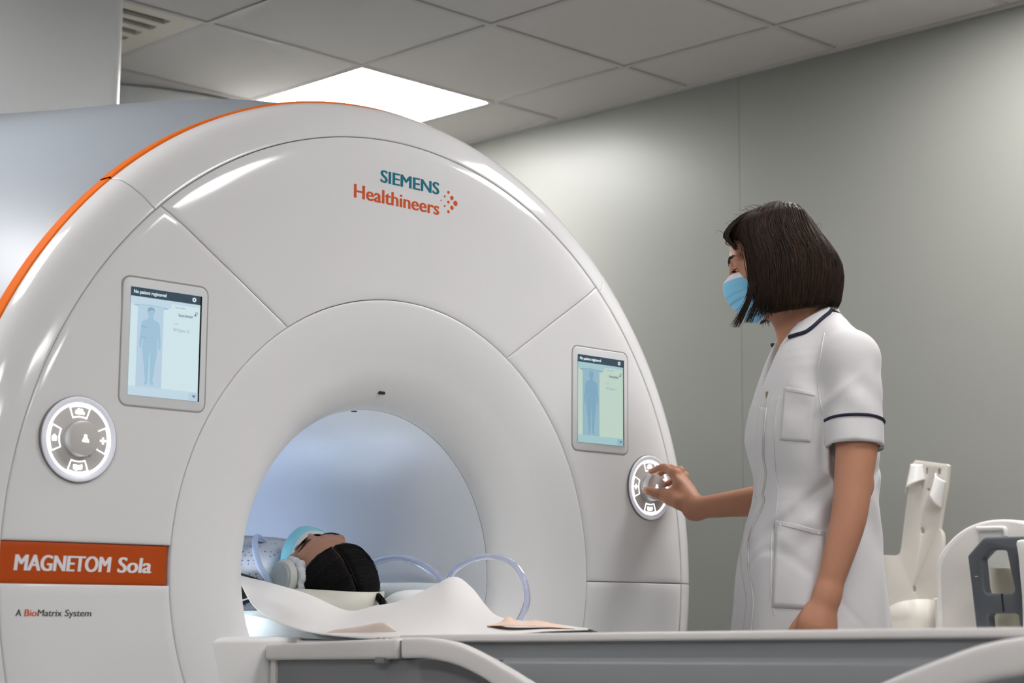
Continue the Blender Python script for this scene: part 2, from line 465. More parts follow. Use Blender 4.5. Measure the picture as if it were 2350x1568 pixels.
# small dark sight windows on the crown of the bore
for y, w_ in ((0.045, 0.008), (0.13, 0.005)):
    r = 0.335+0.0005 if y > 0.09 else float(np.interp(y, [q[1] for q in bp], [q[0] for q in bp]))
    ww = 0.0035
    box('sight_window', (-w_-0.02, y-ww, ZI+r-0.0035), (w_-0.02, y+ww, ZI+r+0.002), M_DARK, SCN)
# grey body shell, flaring towards the back
bodyprof = [(0.90, 0.112), (0.950, 0.1125), (0.957, 0.116), (0.972, 0.16), (1.000, 0.25), (1.030, 0.36), (1.056, 0.51), (1.078, 0.66), (1.098, 0.81), (1.120, 0.96), (1.142, 1.11), (1.165, 1.26), (1.18, 1.42), (1.18, 1.56), (1.15, 1.66), (1.08, 1.71), (0.33, 1.72)]
bpx = [np.array(p) for p in bodyprof]
bodyprof2 = [tuple(bpx[0]), tuple(bpx[1])]+[tuple(p) for p in catmull([p for p in bpx[2:-1]], 5)]+[tuple(bpx[-1])]
body = lathe('body_shell', bodyprof2, (0, 0, ZI), M_GREYB, SCN, 180, angle=60)
for v in body.data.vertices: v.co.z = max(v.co.z, 0.003)
# white column rising from the body to the ceiling
M_COLUMN = mat('column_white', (0.86, 0.87, 0.87), 0.34, spec=0.5, bump=0.04, bscale=300)
bm = prism_bm(rrect(-0.265, 1.48, 0.265, 2.05, 0.05, 8), ZC-1.7, ((1, 0, 0), (0, 1, 0), (0, 0, 1)), (0, 0, 1.70))
frombm('column', bm, M_COLUMN, SCN)
# lettering on the panels
lettering('brand_lettering', 'SIEMENS', on('y', 874, 420, 0).x, on('y', 1007, 430, 0).x, on('y', 1007, 447, 0).z, on('y', 1007, 420, 0).z, M_TEAL, SCN, dome, 0.0, fat=0.0012)
lettering('brand_lettering', 'Healthineers', on('y', 813, 450, 0).x, on('y', 1007, 475, 0).x, on('y', 813, 453, 0).z, on('y', 813, 422, 0).z, M_LOGO, SCN, dome, 0.0, fat=0.0009)
dots = [(1012, 460, 1.6), (1020.5, 451, 2.4), (1020.5, 473, 2.4), (1029, 441.5, 3.6), (1029, 464, 3.4), (1029, 486, 3.6), (1037, 454.5, 5), (1037, 477, 5), (1045, 467, 6.2)]
bm = bmesh.new()
for dx, dy, rr in dots:
    p = on('y', dx, dy, 0); r = rr*p.y if False else rr*(p-CAM).dot(_f)/FOC
    vs = [bm.verts.new((p.x+r*math.cos(k*PI/12), dome(p.x, p.z)-0.0006, p.z+r*math.sin(k*PI/12))) for k in range(24)]
    bm.faces.new(vs)
    r2 = bmesh.ops.extrude_face_region(bm, geom=[bm.faces[-1]] if False else [f for f in bm.faces if vs[0] in f.verts])
    for v in [g for g in r2['geom'] if isinstance(g, bmesh.types.BMVert)]: v.co.y += 0.001
frombm('brand_dots', bm, M_LOGO, SCN)
band = [c for c in SCN.children if c.name.startswith('name_band')][0]
yb = lambda x, z: dome(x, z)+0.0035
lettering('lettering', 'MAGNETOM', on('y', 38, 1300, 0).x, on('y', 256, 1300, 0).x, 0.944, 0.9705, M_WPRINT, band, yb, 0.0, 0.10, fat=0.0015)
lettering('lettering', 'Sola', on('y', 273, 1300, 0).x, on('y', 348, 1300, 0).x, 0.944, 0.9705, M_WPRINT, band, yb, 0.0, 0.10, fat=0.0015)
xa = lambda px: on('y', px, 1408, 0).x
for s, a, b, mm in (('A', 38, 50, M_DPRINT), ('Bio', 57, 84, M_LOGO), ('Matrix', 86, 142, M_DPRINT), ('System', 149, 209, M_DPRINT)):
    lettering('series_lettering', s, xa(a), xa(b), on('y', 38, 1414.5, 0).z, on('y', 38, 1399, 0).z, mm, SCN, dome, 0.0, 0.08, fat=0.0002)

# ---- touch screens
M_BEZEL = mat('bezel_grey', (0.63, 0.64, 0.65), 0.4)
M_RSHADE = mat('recess_shade_taupe', (0.30, 0.285, 0.27), 0.6)  # edge shade of a recessed bezel, put into the colour
M_SCRBLK = mat('screen_black', (0.01, 0.011, 0.014), 0.2)
def emis(name, c, s=1.0): return mat(name, (0.02, 0.02, 0.02), 0.35, spec=0.3, emit=c, es=s*0.78)
E_BG = emis('screen_pale', (0.66, 0.83, 0.87), 0.95); E_HEAD = emis('screen_header', (0.025, 0.055, 0.085), 1.0)
E_BAND = emis('screen_band', (0.56, 0.72, 0.82), 0.95); E_MAT = emis('screen_bed', (0.50, 0.66, 0.80), 0.95)
E_FIG = emis('screen_figure', (0.36, 0.57, 0.72), 0.95); E_HAIR = emis('screen_figure_hair', (0.24, 0.42, 0.56), 0.95)
E_TXT = emis('screen_text', (0.10, 0.19, 0.27), 1.0); E_TXT2 = emis('screen_text_faint', (0.35, 0.50, 0.58), 1.0); E_WH = emis('screen_text_white', (0.75, 0.92, 0.95), 1.0)
E_BG2 = emis('screen_pale_green', (0.60, 0.76, 0.66), 0.85); E_BAND2 = emis('screen_band_green', (0.42, 0.66, 0.70), 0.85)
E_MAT2 = emis('screen_bed_green', (0.34, 0.54, 0.64), 0.85); E_FIG2 = emis('screen_figure_green', (0.24, 0.45, 0.60), 0.85)
XZ = ((1, 0, 0), (0, 0, 1), (0, 1, 0))
def touch_screen(x0, z0, x1, z1, label, bg, bandm, matm, figm):
    zc = dome((x0+x1)/2, (z0+z1)/2)
    Y = zc-0.0015
    b = frombm('touch_screen', prism_bm(rrect(x0, z0, x1, z1, 0.016), 0.02, XZ, (0, Y, 0), 0.0025, 3), M_BEZEL, SCN); b['label'] = label
    frombm('recess_shade', prism_bm(rrect(x0-0.0022, z0-0.0022, x1+0.0022, z1+0.0028, 0.018), 0.012, XZ, (0, Y+0.0012, 0)), M_RSHADE, b)  # dark ring painted as the shadow round a recessed screen
    # display area
    W = x1-x0; H = z1-z0
    ax0, ax1 = x0+0.088*W, x1-0.095*W; az0, az1 = z0+0.080*H, z1-0.075*H
    frombm('display', prism_bm([(ax0, az0), (ax1+0.004, az0), (ax1+0.004, az1), (ax0, az1)], 0.003, XZ, (0, Y-0.0004, 0)), M_SCRBLK, b)
    w_, h_ = ax1-ax0, az1-az0
    X = lambda u: ax0+u*w_
    Z = lambda v: az1-v*h_
    def rect(u0, v0, u1, v1, m, lvl, nm='screen_field'):
        return frombm(nm, prism_bm([(X(u0), Z(v1)), (X(u1), Z(v1)), (X(u1), Z(v0)), (X(u0), Z(v0))], 0.0004, XZ, (0, Y-0.0006-0.0003*lvl, 0)), m, b, False)
    rect(0, 0.085, 1, 1, bg, 1, 'screen_page')
    rect(0, 0, 1, 0.085, E_HEAD, 1, 'header_bar')
    rect(0, 0.088, 0.575, 0.16, bandm, 2); rect(0.575, 0.088, 1, 0.115, bandm, 2); rect(0, 0.915, 1, 1, bandm, 2); rect(0.865, 0.925, 1, 1, matm, 3)
    rect(0.10, 0.155, 0.465, 0.915, matm, 3, 'bed_picture')
    # figure
    cx = 0.285
    half = [(0.0, 0.175), (0.042, 0.18), (0.05, 0.205), (0.044, 0.235), (0.03, 0.255), (0.03, 0.275), (0.06, 0.29), (0.115, 0.305), (0.132, 0.335), (0.14, 0.42), (0.155, 0.50), (0.145, 0.555), (0.125, 0.56), (0.118, 0.50), (0.10, 0.43), (0.098, 0.47), (0.108, 0.53), (0.10, 0.62), (0.075, 0.72), (0.07, 0.78), (0.05, 0.85), (0.07, 0.885), (0.055, 0.893), (0.02, 0.885), (0.014, 0.80), (0.008, 0.60)]
    pol = [(X(cx+a), Z(v)) for a, v in half]+[(X(cx-a), Z(v)) for a, v in reversed(half[1:])]
    frombm('figure_picture', prism_bm(pol, 0.0004, XZ, (0, Y-0.0006-0.0003*4, 0)), figm, b, False)
    hp = [(X(cx+a), Z(v)) for a, v in ((-0.05, 0.205), (-0.045, 0.182), (0, 0.168), (0.045, 0.182), (0.05, 0.205), (0.046, 0.212), (0.03, 0.196), (-0.01, 0.202), (-0.04, 0.214))]
    frombm('figure_hair_picture', prism_bm(hp, 0.0004, XZ, (0, Y-0.0006-0.0003*5, 0)), E_HAIR, b, False)
    ar = [(X(u), Z(v)) for u, v in ((0.04, 0.162), (0.28, 0.148), (0.53, 0.162), (0.53, 0.172), (0.47, 0.178), (0.46, 0.163), (0.28, 0.156), (0.11, 0.163), (0.10, 0.178), (0.04, 0.170))]
    frombm('arch_picture', prism_bm(ar, 0.0004, XZ, (0, Y-0.0006-0.0003*5, 0)), figm, b, False)
    yy = lambda x, z: Y-0.0006-0.0003*5
    def tx(s, u0, u1, v, cap, m, bold=0.0): lettering('screen_text', s, X(u0), X(u1), Z(v), Z(v-cap), m, b, yy, bold, 0, 0.0003)
    tx('No patient registered', 0.035, 0.495, 0.058, 0.032, E_WH, 0.0, )
    tx('Isocenter', 0.685, 0.895, 0.222, 0.030, E_TXT, 0.0)
    tx('Table Position', 0.625, 0.78, 0.147, 0.015, E_TXT2); tx('Coil', 0.62, 0.67, 0.302, 0.015, E_TXT2); tx('BM Spine 32', 0.615, 0.845, 0.365, 0.028, E_TXT2, 0.0)
    tx('Thorax', 0.155, 0.235, 0.365, 0.015, E_HAIR); tx('Pelvis', 0.155, 0.235, 0.465, 0.015, E_HAIR)
    # round info mark, padlock, arrow
    c = [(X(0.905)+0.0042*math.cos(k*PI/10), Z(0.043)+0.0042*math.sin(k*PI/10)) for k in range(20)]
    c2 = [(X(0.905)+0.0019*math.cos(k*PI/10), Z(0.043)+0.0019*math.sin(k*PI/10)) for k in range(20)]
    frombm('info_mark', prism_bm(c, 0.0004, XZ, (0, yy(0, 0), 0), holes=[c2]), E_WH, b, False)
    lk = [(X(0.915), Z(0.198)), (X(0.942), Z(0.198)), (X(0.942), Z(0.180)), (X(0.915), Z(0.180))]
    frombm('padlock_mark', prism_bm(lk, 0.0004, XZ, (0, yy(0, 0), 0)), E_TXT, b, False)
    hk = [(X(u), Z(v)) for u, v in ((0.934, 0.180), (0.934, 0.168), (0.945, 0.162), (0.956, 0.168), (0.956, 0.176), (0.962, 0.176), (0.962, 0.165), (0.945, 0.156), (0.928, 0.165), (0.928, 0.180))]
    frombm('padlock_mark', prism_bm(hk, 0.0004, XZ, (0, yy(0, 0), 0)), E_TXT, b, False)
    av = [(X(0.915), Z(0.945)), (X(0.965), Z(0.945)), (X(0.96), Z(0.955)), (X(0.94), Z(0.972)), (X(0.92), Z(0.955))]
    frombm('arrow_mark', prism_bm(av, 0.0004, XZ, (0, yy(0, 0), 0)), E_TXT, b, False)
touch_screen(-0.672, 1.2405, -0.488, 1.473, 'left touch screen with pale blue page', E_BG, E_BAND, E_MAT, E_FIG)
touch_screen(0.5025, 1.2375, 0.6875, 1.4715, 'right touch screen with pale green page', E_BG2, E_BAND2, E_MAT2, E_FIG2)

# ---- lit control dials
M_RINGW = mat('dial_ring', (0.62, 0.63, 0.68), 0.3, emit=(0.85, 0.87, 1.0), es=0.16)
M_PLATE = mat('dial_plate', (0.54, 0.51, 0.50), 0.45)
M_KNOB = mat('knob_grey', (0.52, 0.50, 0.48), 0.34)
M_KNOBS = mat('knob_side', (0.36, 0.38, 0.385), 0.35)
E_GLOW = mat('lit_white', (0.9, 0.9, 0.9), 0.4, emit=(0.97, 0.98, 1.0), es=3.4)
M_TRIM = mat('dial_trim', (0.20, 0.185, 0.175), 0.4)
def arcpoly(cx, cz, r0, r1, a0, a1, n=10):
    P = [(cx+r1*math.cos(math.radians(a0+(a1-a0)*k/n)), cz+r1*math.sin(math.radians(a0+(a1-a0)*k/n))) for k in range(n+1)]
    return P+[(cx+r0*math.cos(math.radians(a1+(a0-a1)*k/n)), cz+r0*math.sin(math.radians(a1+(a0-a1)*k/n))) for k in range(n+1)]
def dial(cx, cz, label, mirror):
    y0 = dome(cx, cz)-0.0026
    R = 0.0745
    d = lathe('control_dial', [(R, 0.012), (R, -0.002), (R-0.001, -0.0035), (R-0.0025, -0.0042), (R-0.0055, -0.0036), (R-0.0108, -0.0016), (R-0.0108, 0.006)], (cx, y0, cz), M_RINGW, SCN, 96); d['label'] = label
    lathe('trim_ring', [(R+0.0013, 0.012), (R+0.0013, -0.0012), (R-0.0002, -0.0018), (R-0.0002, 0.012)], (cx, y0, cz), M_TRIM, d, 96)
    lathe('light_ring', [(R-0.0108, 0.001), (R-0.0108, -0.0014), (R-0.0148, -0.0011), (R-0.0148, 0.001)], (cx, y0, cz), E_GLOW, d, 96)
    lathe('button_plate', [(0.0, -0.0004), (R-0.0147, -0.0004), (R-0.0147, 0.004)], (cx, y0, cz), M_PLATE, d, 96)
    Yb = y0-0.0004
    for a in (0, 90, 180, 270):
        h = 21 if a in (90, 270) else 24
        o = frombm('button', prism_bm(arcpoly(cx, cz, 0.0385, 0.0582, a-h, a+h), 0.002, XZ, (0, Yb-0.0006, 0), holes=[arcpoly(cx, cz, 0.0397, 0.0571, a-h+1.4, a+h-1.4)]), E_GLOW, d, False)
    def sym(poly, px_, pz_, s):
        frombm('symbol', prism_bm([(cx+px_+s*u, cz+pz_+s*v) for u, v in poly], 0.0012, XZ, (0, Yb-0.0006, 0)), E_GLOW, d, False)
    plus = [(-.2, -1), (.2, -1), (.2, -.2), (1, -.2), (1, .2), (.2, .2), (.2, 1), (-.2, 1), (-.2, .2), (-1, .2), (-1, -.2), (-.2, -.2)]
    home = [(-.75, -1), (.75, -1), (.85, .25), (0, 1), (-.85, .25)]
    beds = [(-1.6, -.3), (-1.5, -.8), (1.6, -.9), (1.6, -.3), (1.1, -.1), (.9, .6), (.5, .8), (.2, .35), (-.2, .75), (-.7, .8), (-.9, .4), (-1.4, .2)]
    bedd = [(-1.6, .7), (-1.5, -.6), (-.9, -.8), (-.5, -1.1), (.2, -.7), (.9, -.8), (1.5, -.4), (1.5, .7), (1.1, .8), (.9, .2), (.3, .6), (-.2, .3), (-.6, .7)]
    s = 1 if mirror else -1
    sym(plus, -s*0.0485, 0, 0.0058); sym(home, s*0.0485, 0, 0.0054); sym(beds, 0, 0.0487, 0.0056); sym(bedd, 0, -0.0485, 0.0056)
    k = lathe('knob', [(0.0310, -0.0003), (0.0310, -0.012), (0.0305, -0.0185), (0.0293, -0.0208), (0.0270, -0.0215), (0.0, -0.0222)], (cx, y0, cz), M_KNOB, d, 64)
    lathe('knob_collar', [(0.0318, -0.0002), (0.0318, -0.006), (0.0311, -0.0064)], (cx, y0, cz), M_KNOBS, k, 64)
    Yk = y0-0.0222
    tri = [(-.95, -.9), (1.0, -1.0), (.85, -.35), (.45, 0), (.35, .9), (-.35, .95), (-.5, .1), (-.85, -.4)]
    frombm('knob_symbol', prism_bm([(cx+0.0065*u, cz+0.0065*v) for u, v in tri], 0.0012, XZ, (0, Yk-0.0003, 0)), E_GLOW, k, False)
    for a in (52, -48):
        frombm('dial_mark', prism_bm([(cx+0.0352*math.cos(math.radians(a+da))*q, cz+0.0352*math.sin(math.radians(a+da))*q) for da, q in ((-7, 1), (-3, 1.09), (0, 1.0), (4, 1.08), (7, 1), (5, .985), (0, 0.96), (-5, .985))], 0.001, XZ, (0, Yb-0.0004, 0)), M_TRIM, d, False)
dial(-0.7515, 1.1725, 'left lit control dial', False)
dial(0.7615, 1.1665, 'right lit control dial', True)
# ledge at the foot of the bell, carrying the table into the bore
M_LEDGE = mat('ledge_white', (0.68, 0.67, 0.665), 0.3)
bm = prism_bm([(-0.53, 0.016), (-0.40, 0.004), (0.40, 0.004), (0.53, 0.016), (0.5, 0.13), (-0.5, 0.13)], 0.826, ((1, 0, 0), (0, 1, 0), (0, 0, 1)), (0, 0, 0.004), 0.012, 4)
frombm('table_ledge', bm, M_LEDGE, SCN)
# lamps along the foot of the bore (blue-white mood light)
M_BLUE = mat('bore_lamp', (0.8, 0.85, 0.9), 0.4, emit=(0.58, 0.73, 1.0), es=19)
M_COOL = mat('bore_lamp_cool', (0.8, 0.85, 0.9), 0.4, emit=(0.84, 0.94, 1.0), es=30)
for sx in (-1, 1):
    a = math.radians(270+sx*62)
    rows = []
    for y in np.linspace(0.62, 1.55, 12):
        rows.append([(0.3335*math.cos(a+k*0.03), y, ZI+0.3335*math.sin(a+k*0.03)) for k in (-1.4, -0.5, 0.5, 1.4)])
    gridmesh('bore_lamp', rows, M_BLUE, SCN, thick=0.001)
a = math.radians(196)
gridmesh('bore_lamp', [[(0.3335*math.cos(a+k*0.03), y, ZI+0.3335*math.sin(a+k*0.03)) for k in (-1.5, -0.5, 0.5, 1.5)] for y in np.linspace(0.20, 0.42, 8)], M_COOL, SCN, thick=0.001)
adopt(SCN)

# ------------------------------------------------------------------ patient table
M_TWHITE = mat('table_white', (0.66, 0.635, 0.62), 0.35, spec=0.4)
M_TGREY = mat('table_grey', (0.23, 0.24, 0.255), 0.42, spec=0.5)
M_TDARK = mat('table_dark_grey', (0.19, 0.195, 0.21), 0.45)
M_TTOP = mat('table_top', (0.82, 0.83, 0.82), 0.3)
TAB = thing('patient_table', 'white and slate grey patient table docked into the scanner bore', 'patient table', (0, -1.0, 0))
XS = -0.30
pA, pB = on('x', 1110, 1458, XS), on('x', 2350, 1443, XS)
def zt(y): return pA.z+(pB.z-pA.z)*(y-pA.y)/(pB.y-pA.y)
def tloft(name, sec, y0, y1, m, n=24, cap=True):
    """section (x, dz) swept along y, following the table's slight rise"""
    rows = [[(x, y, zt(y)+dz) for x, dz in sec] for y in np.linspace(y0, y1, n)]
    o = gridmesh(name, rows, m, TAB, closed_u=True, angle=40)
    if cap:
        bm = bmesh.new(); bm.from_mesh(o.data); bm.verts.ensure_lookup_table(); k = len(sec)
        bm.faces.new([bm.verts[i] for i in range(k)][::-1]); bm.faces.new([bm.verts[(n-1)*k+i] for i in range(k)])
        bmesh.ops.recalc_face_normals(bm, faces=bm.faces); bm.to_mesh(o.data); bm.free()
    return o
yE = -2.35
# grey trough with a small step half way up its flanks
H = [(-0.292, -0.003), (-0.2925, -0.0375), (-0.301, -0.0435), (-0.304, -0.048), (-0.296, -0.20), (-0.24, -0.34)]
tloft('trough', H+[(-x, dz) for x, dz in reversed(H)]+[(0.25, -0.004), (-0.25, -0.004)], yE, -0.335, M_TGREY)
for sx in (-1, 1):
    R_ = [(sx*x, dz) for x, dz in ((-0.300, -0.0115), (-0.3025, -0.009), (-0.3025, -0.002), (-0.300, 0.0015), (-0.272, 0.002), (-0.262, -0.004), (-0.262, -0.0115))]
    tloft('top_rim', R_, yE-0.004, -0.345, M_TWHITE)
T_ = [(-0.255, -0.013), (-0.255, -0.006), (-0.22, -0.010), (-0.12, -0.020), (0, -0.023), (0.12, -0.020), (0.22, -0.010), (0.255, -0.006), (0.255, -0.013), (0.0, -0.035)]
tloft('table_top', T_, yE+0.02, 1.55, M_TTOP, 40)
# head block next to the scanner
hb0, hb1 = on('x', 607, 1479, -0.335), on('x', 909, 1465, -0.335)
lo0, lo1 = on('x', 612, 1516, -0.335), on('x', 914, 1513, -0.335)
bm = bmesh.new()
def slab(bm, y0, y1, xo, xi, zt0, zt1, zb0, zb1, bev):
    b2 = bmesh.new()
    vs = [b2.verts.new(c) for c in ((xo, y0, zb0), (xi, y0, zb0), (xi, y1, zb1), (xo, y1, zb1), (xo, y0, zt0), (xi, y0, zt0), (xi, y1, zt1), (xo, y1, zt1))]
    for f in ((0, 3, 2, 1), (4, 5, 6, 7), (0, 1, 5, 4), (1, 2, 6, 5), (2, 3, 7, 6), (3, 0, 4, 7)): b2.faces.new([vs[i] for i in f])
    bmesh.ops.recalc_face_normals(b2, faces=b2.faces)
    bmesh.ops.bevel(b2, geom=list(b2.edges), offset=bev, segments=3, profile=0.5, affect='EDGES')
    me = bpy.data.meshes.new('tmp'); b2.to_mesh(me); b2.free(); bm.from_mesh(me); bpy.data.meshes.remove(me)
slab(bm, hb0.y, hb1.y, -0.335, 0.335, hb0.z, hb1.z, lo0.z, lo1.z, 0.007)
frombm('head_block', bm, M_TWHITE, TAB)
slab_b = bmesh.new(); slab(slab_b, hb0.y-0.02, -0.60, -0.318, 0.318, lo0.z+0.004, lo1.z+0.004, 0.40, 0.40, 0.003)
frombm('side_panel', slab_b, M_TDARK, TAB)
e0, e1 = on('x', 612, 1520, -0.325), on('x', 640, 1568, -0.325)
bm = bmesh.new(); slab(bm, hb0.y-0.001, hb0.y-0.016, -0.322, 0.322, lo0.z+0.003, lo0.z+0.003, 0.40, 0.40, 0.002); frombm('end_frame', bm, M_TWHITE, TAB)
box('joint', (-0.326, hb1.y-0.030, lo1.z+0.001), (0.326, hb1.y+0.004, hb1.z-0.004), M_TDARK, TAB, 0.002)
# small printed marks and latch under the block
p = on('x', 873, 1466.5, -0.32)
for k in range(3):
    bm = bmesh.new(); slab(bm, p.y-0.016*k, p.y-0.016*k-0.007, -0.329, -0.323, hb1.z+0.0001, hb1.z+0.0001, hb1.z-0.006, hb1.z-0.006, 0.0005); frombm('printed_mark', bm, mat('mark_taupe', (0.36, 0.30, 0.25), 0.6), TAB)
p = on('x', 876, 1517, -0.33)
box('latch', (-0.336, p.y-0.012, p.z-0.004), (-0.31, p.y+0.012, p.z+0.006), M_TDARK, TAB, 0.002)
# white side rail: leaves the block, dips in a wide U and rises again at the foot end
XR = -0.338
ctr = [(931, 1488, 23), (985, 1488, 24), (1050, 1500, 25), (1110, 1527, 25), (1165, 1560, 27), (1240, 1606, 29), (1360, 1652, 30), (1550, 1685, 32), (1750, 1685, 34), (1900, 1657, 36), (2010, 1618, 38), (2100, 1581, 40), (2190, 1547, 41), (2270, 1521, 42), (2350, 1506, 43), (2480, 1492, 45), (2640, 1486, 47)]
path = []; rad = []
for px, py, hp in ctr:
    q = on('x', px, py, XR); path.append(q); rad.append(hp*(q-CAM).dot(_f)/FOC)
pp = catmull(path, 6); rr = np.interp(np.linspace(0, 1, len(pp)), np.linspace(0, 1, len(rad)), rad)
sec = [(0.55*math.copysign(abs(math.cos(a))**0.55, math.cos(a)), math.copysign(abs(math.sin(a))**0.55, math.sin(a))) for a in np.linspace(0, 2*PI, 29)[:-1]]
sweep('side_rail', pp, rr, M_TWHITE, TAB, sec=sec, up=(0, 0, 1))
V2, F2 = sweep_vf([Vector((-XR-XR*0, 0, 0))+Vector((-2*XR*0, q[1], q[2])) for q in pp], rr, sec=sec, up=(0, 0, 1))
mk('side_rail', V2, F2, M_TWHITE, TAB, True, 50)
# pedestal and base
bm = box_bm((-0.22, -1.9, 0.06), (0.22, -0.45, 0.56), 0.03, 3); frombm('pedestal', bm, M_TWHITE, TAB)
bm = box_bm((-0.28, -2.1, 0.0), (0.28, -0.25, 0.10), 0.03, 3); frombm('base', bm, M_TGREY, TAB)
adopt(TAB)

# ------------------------------------------------------------------ things on the table
M_PAD = mat('pad_fabric', (0.70, 0.76, 0.78), 0.7, bump=0.1, bscale=150)
M_PILLOW = mat('pillow_white', (0.78, 0.80, 0.80), 0.8, bump=0.15, bscale=120)
M_PAPER = mat('paper_white', (0.74, 0.715, 0.70), 0.75, noise=0.015, nscale=40)
def tub(name, sec, y0, y1, m, n=30, endround=0.05):
    rows = []
    for y in np.linspace(y0, y1, n):
        e = min(1.0, max(0.03, min(y-y0, (y1-y)*4)/endround)); k = e*e*(3-2*e)
        rows.append([(x, y, zt(y)-0.006+dz*k) for x, dz in sec])
    return gridmesh(name, rows, m, None, closed_u=True, angle=60)
padsec = [(-0.235, 0.0), (-0.246, 0.015), (-0.243, 0.05), (-0.215, 0.060), (-0.14, 0.030), (-0.06, 0.010), (0.06, 0.010), (0.14, 0.030), (0.215, 0.060), (0.243, 0.05), (0.246, 0.015), (0.235, 0.0), (0, -0.004)]
pad = tub('mattress', padsec, -0.13, 1.54, M_PAD, 60, 0.32)
tag(pad, 'pale blue mattress pad under the lying patient inside the bore', 'mattress')
# round cushion behind the head and a raised wedge beyond it
def pillow(name, c, r, m, rot=0.0, e=2.6, n=36, k=22):
    V = []; rows = []
    for i in range(k+1):
        t = -PI/2+PI*i/k; row = []
        for j in range(n):
            a = 2*PI*j/n
            ca, sa, ct, st = math.cos(a), math.sin(a), math.cos(t), math.sin(t)
            f = lambda v: math.copysign(abs(v)**(2/e), v)
            x, y, z = r[0]*f(ct)*f(ca), r[1]*f(ct)*f(sa), r[2]*math.copysign(abs(st)**0.9, st)
            x, y = x*math.cos(rot)-y*math.sin(rot), x*math.sin(rot)+y*math.cos(rot)
            row.append((c[0]+x, c[1]+y, c[2]+z))
        rows.append(row)
    o = gridmesh(name, rows, m, None, closed_u=True)
    bm = bmesh.new(); bm.from_mesh(o.data); bmesh.ops.remove_doubles(bm, verts=bm.verts, dist=1e-6); bmesh.ops.recalc_face_normals(bm, faces=bm.faces); bm.to_mesh(o.data); bm.free()
    return o
q = on('x', 955, 1362, 0.11)
pl = pillow('pillow', (0.118, q.y+0.002, zt(q.y)+0.050), (0.068, 0.075, 0.047), M_PILLOW, 0.2)
tag(pl, 'small white rounded pillow beside the crown of the patient head', 'pillow')
q = on('x', 1000, 1330, 0.19)
wedge = pillow('wedge_cushion', (0.222, 0.25, zt(0.25)+0.086), (0.044, 0.22, 0.032), M_PAD, 0.0, 3.0)
tag(wedge, 'long pale blue side cushion along the far edge of the table at the bore mouth', 'cushion')
# paper sheet draped over the pad, with one peak
PB = [(546, 1321, -.20), (610, 1334, -.19), (700, 1361, -.17), (795, 1402, -.15), (860, 1392, -.12), (920, 1380, -.09), (990, 1349, -.04), (1040, 1325, -.01), (1078, 1346, .0), (1110, 1384, .02), (1150, 1417, .03), (1250, 1429, .0), (1350, 1443, -.06)]
PF = [(552, 1340, -.262), (579, 1388, -.262), (620, 1422, -.262), (700, 1450, -.272), (800, 1463, -.300), (870, 1466, -.305), (950, 1465, -.305), (1030, 1464, -.290), (1090, 1463, -.262), (1140, 1460, -.262), (1190, 1456, -.262), (1260, 1449, -.262), (1350, 1446, -.22)]
PM = [(549, 1330, -.235), (600, 1362, -.235), (670, 1394, -.23), (755, 1432, -.22), (830, 1428, -.20), (895, 1420, -.19), (970, 1410, -.17), (1030, 1400, -.15), (1075, 1408, -.14), (1120, 1425, -.13), (1165, 1438, -.12), (1255, 1440, -.13), (1350, 1444.5, -.14)]
rowsF, rowsM, rowsB = [[np.array(on('x', *q)) for q in R_] for R_ in (PF, PM, PB)]
cols = []
for a, b, c in zip(rowsF, rowsM, rowsB):
    d = c+np.array((0.05, 0.02, -0.03)); d[2] = max(d[2], zt(d[1])+0.004)
    cols.append(catmull([a, b, c, d], 7))
cols = np.array(cols)                           # column, row, 3
rows = np.array([catmull(list(cols[:, k]), 6) for k in range(cols.shape[1])])
wob = rng.normal(0, 1, (6, 3))
for i in range(rows.shape[0]):
    for j in range(rows.shape[1]):
        s, t = j/rows.shape[1], i/rows.shape[0]
        rows[i, j, 2] += 0.0012*math.sin(9*s+5*t+1)*math.sin(PI*t)+0.0008*math.sin(23*s-7*t)*math.sin(PI*min(1, t*1.3))
sh = gridmesh('paper_sheet', [list(r) for r in rows], M_PAPER, None, thick=0.0008, angle=60)
tag(sh, 'creased white paper sheet draped over the head end of the patient table', 'paper sheet')
# loose corner of the sheet folded forward, and flat sheets towards the foot
def patch(name, pts, m, label, cat, thick=0.0008, n=6):
    R_ = np.array([[np.array(on('x', *q)) for q in row] for row in pts])
    c1 = np.array([catmull(list(R_[i]), n) for i in range(R_.shape[0])])
    c2 = np.array([catmull(list(c1[:, j]), n) for j in range(c1.shape[1])]).transpose(1, 0, 2)
    o = gridmesh(name, [list(r) for r in c2], m, None, thick=thick, angle=60)
    return tag(o, label, cat)
M_PEACH = mat('peach_paper', (0.80, 0.68, 0.60), 0.8, noise=0.04, nscale=60)
M_TISSUE = mat('peach_tissue', (0.82, 0.60, 0.47), 0.8, noise=0.12, nscale=70)
patch('folded_paper', [[(735, 1458, -.272), (800, 1461, -.272), (870, 1463, -.272), (925, 1464, -.270)],
                       [(760, 1448, -.268), (815, 1445, -.268), (875, 1436, -.268), (915, 1452, -.268)],
                       [(780, 1444, -.264), (830, 1437, -.264), (878, 1428.5, -.264), (900, 1441, -.264)]], M_PEACH, 'small cream paper fold lying against the front of the white sheet', 'paper')
patch('tissue', [[(1118, 1437, -.20), (1150, 1436, -.20), (1172, 1436, -.20), (1200, 1437, -.20), (1240, 1438, -.20), (1320, 1444, -.20)],
                 [(1125, 1435, -.15), (1148, 1428, -.15), (1168, 1417, -.15), (1198, 1430, -.15), (1236, 1425, -.15), (1310, 1442, -.15)],
                 [(1128, 1436, -.12), (1150, 1432, -.12), (1166, 1424, -.12), (1198, 1433, -.12), (1234, 1431, -.12), (1305, 1442, -.12)]], M_TISSUE, 'crumpled peach tissue on the white paper near the table rim', 'tissue')
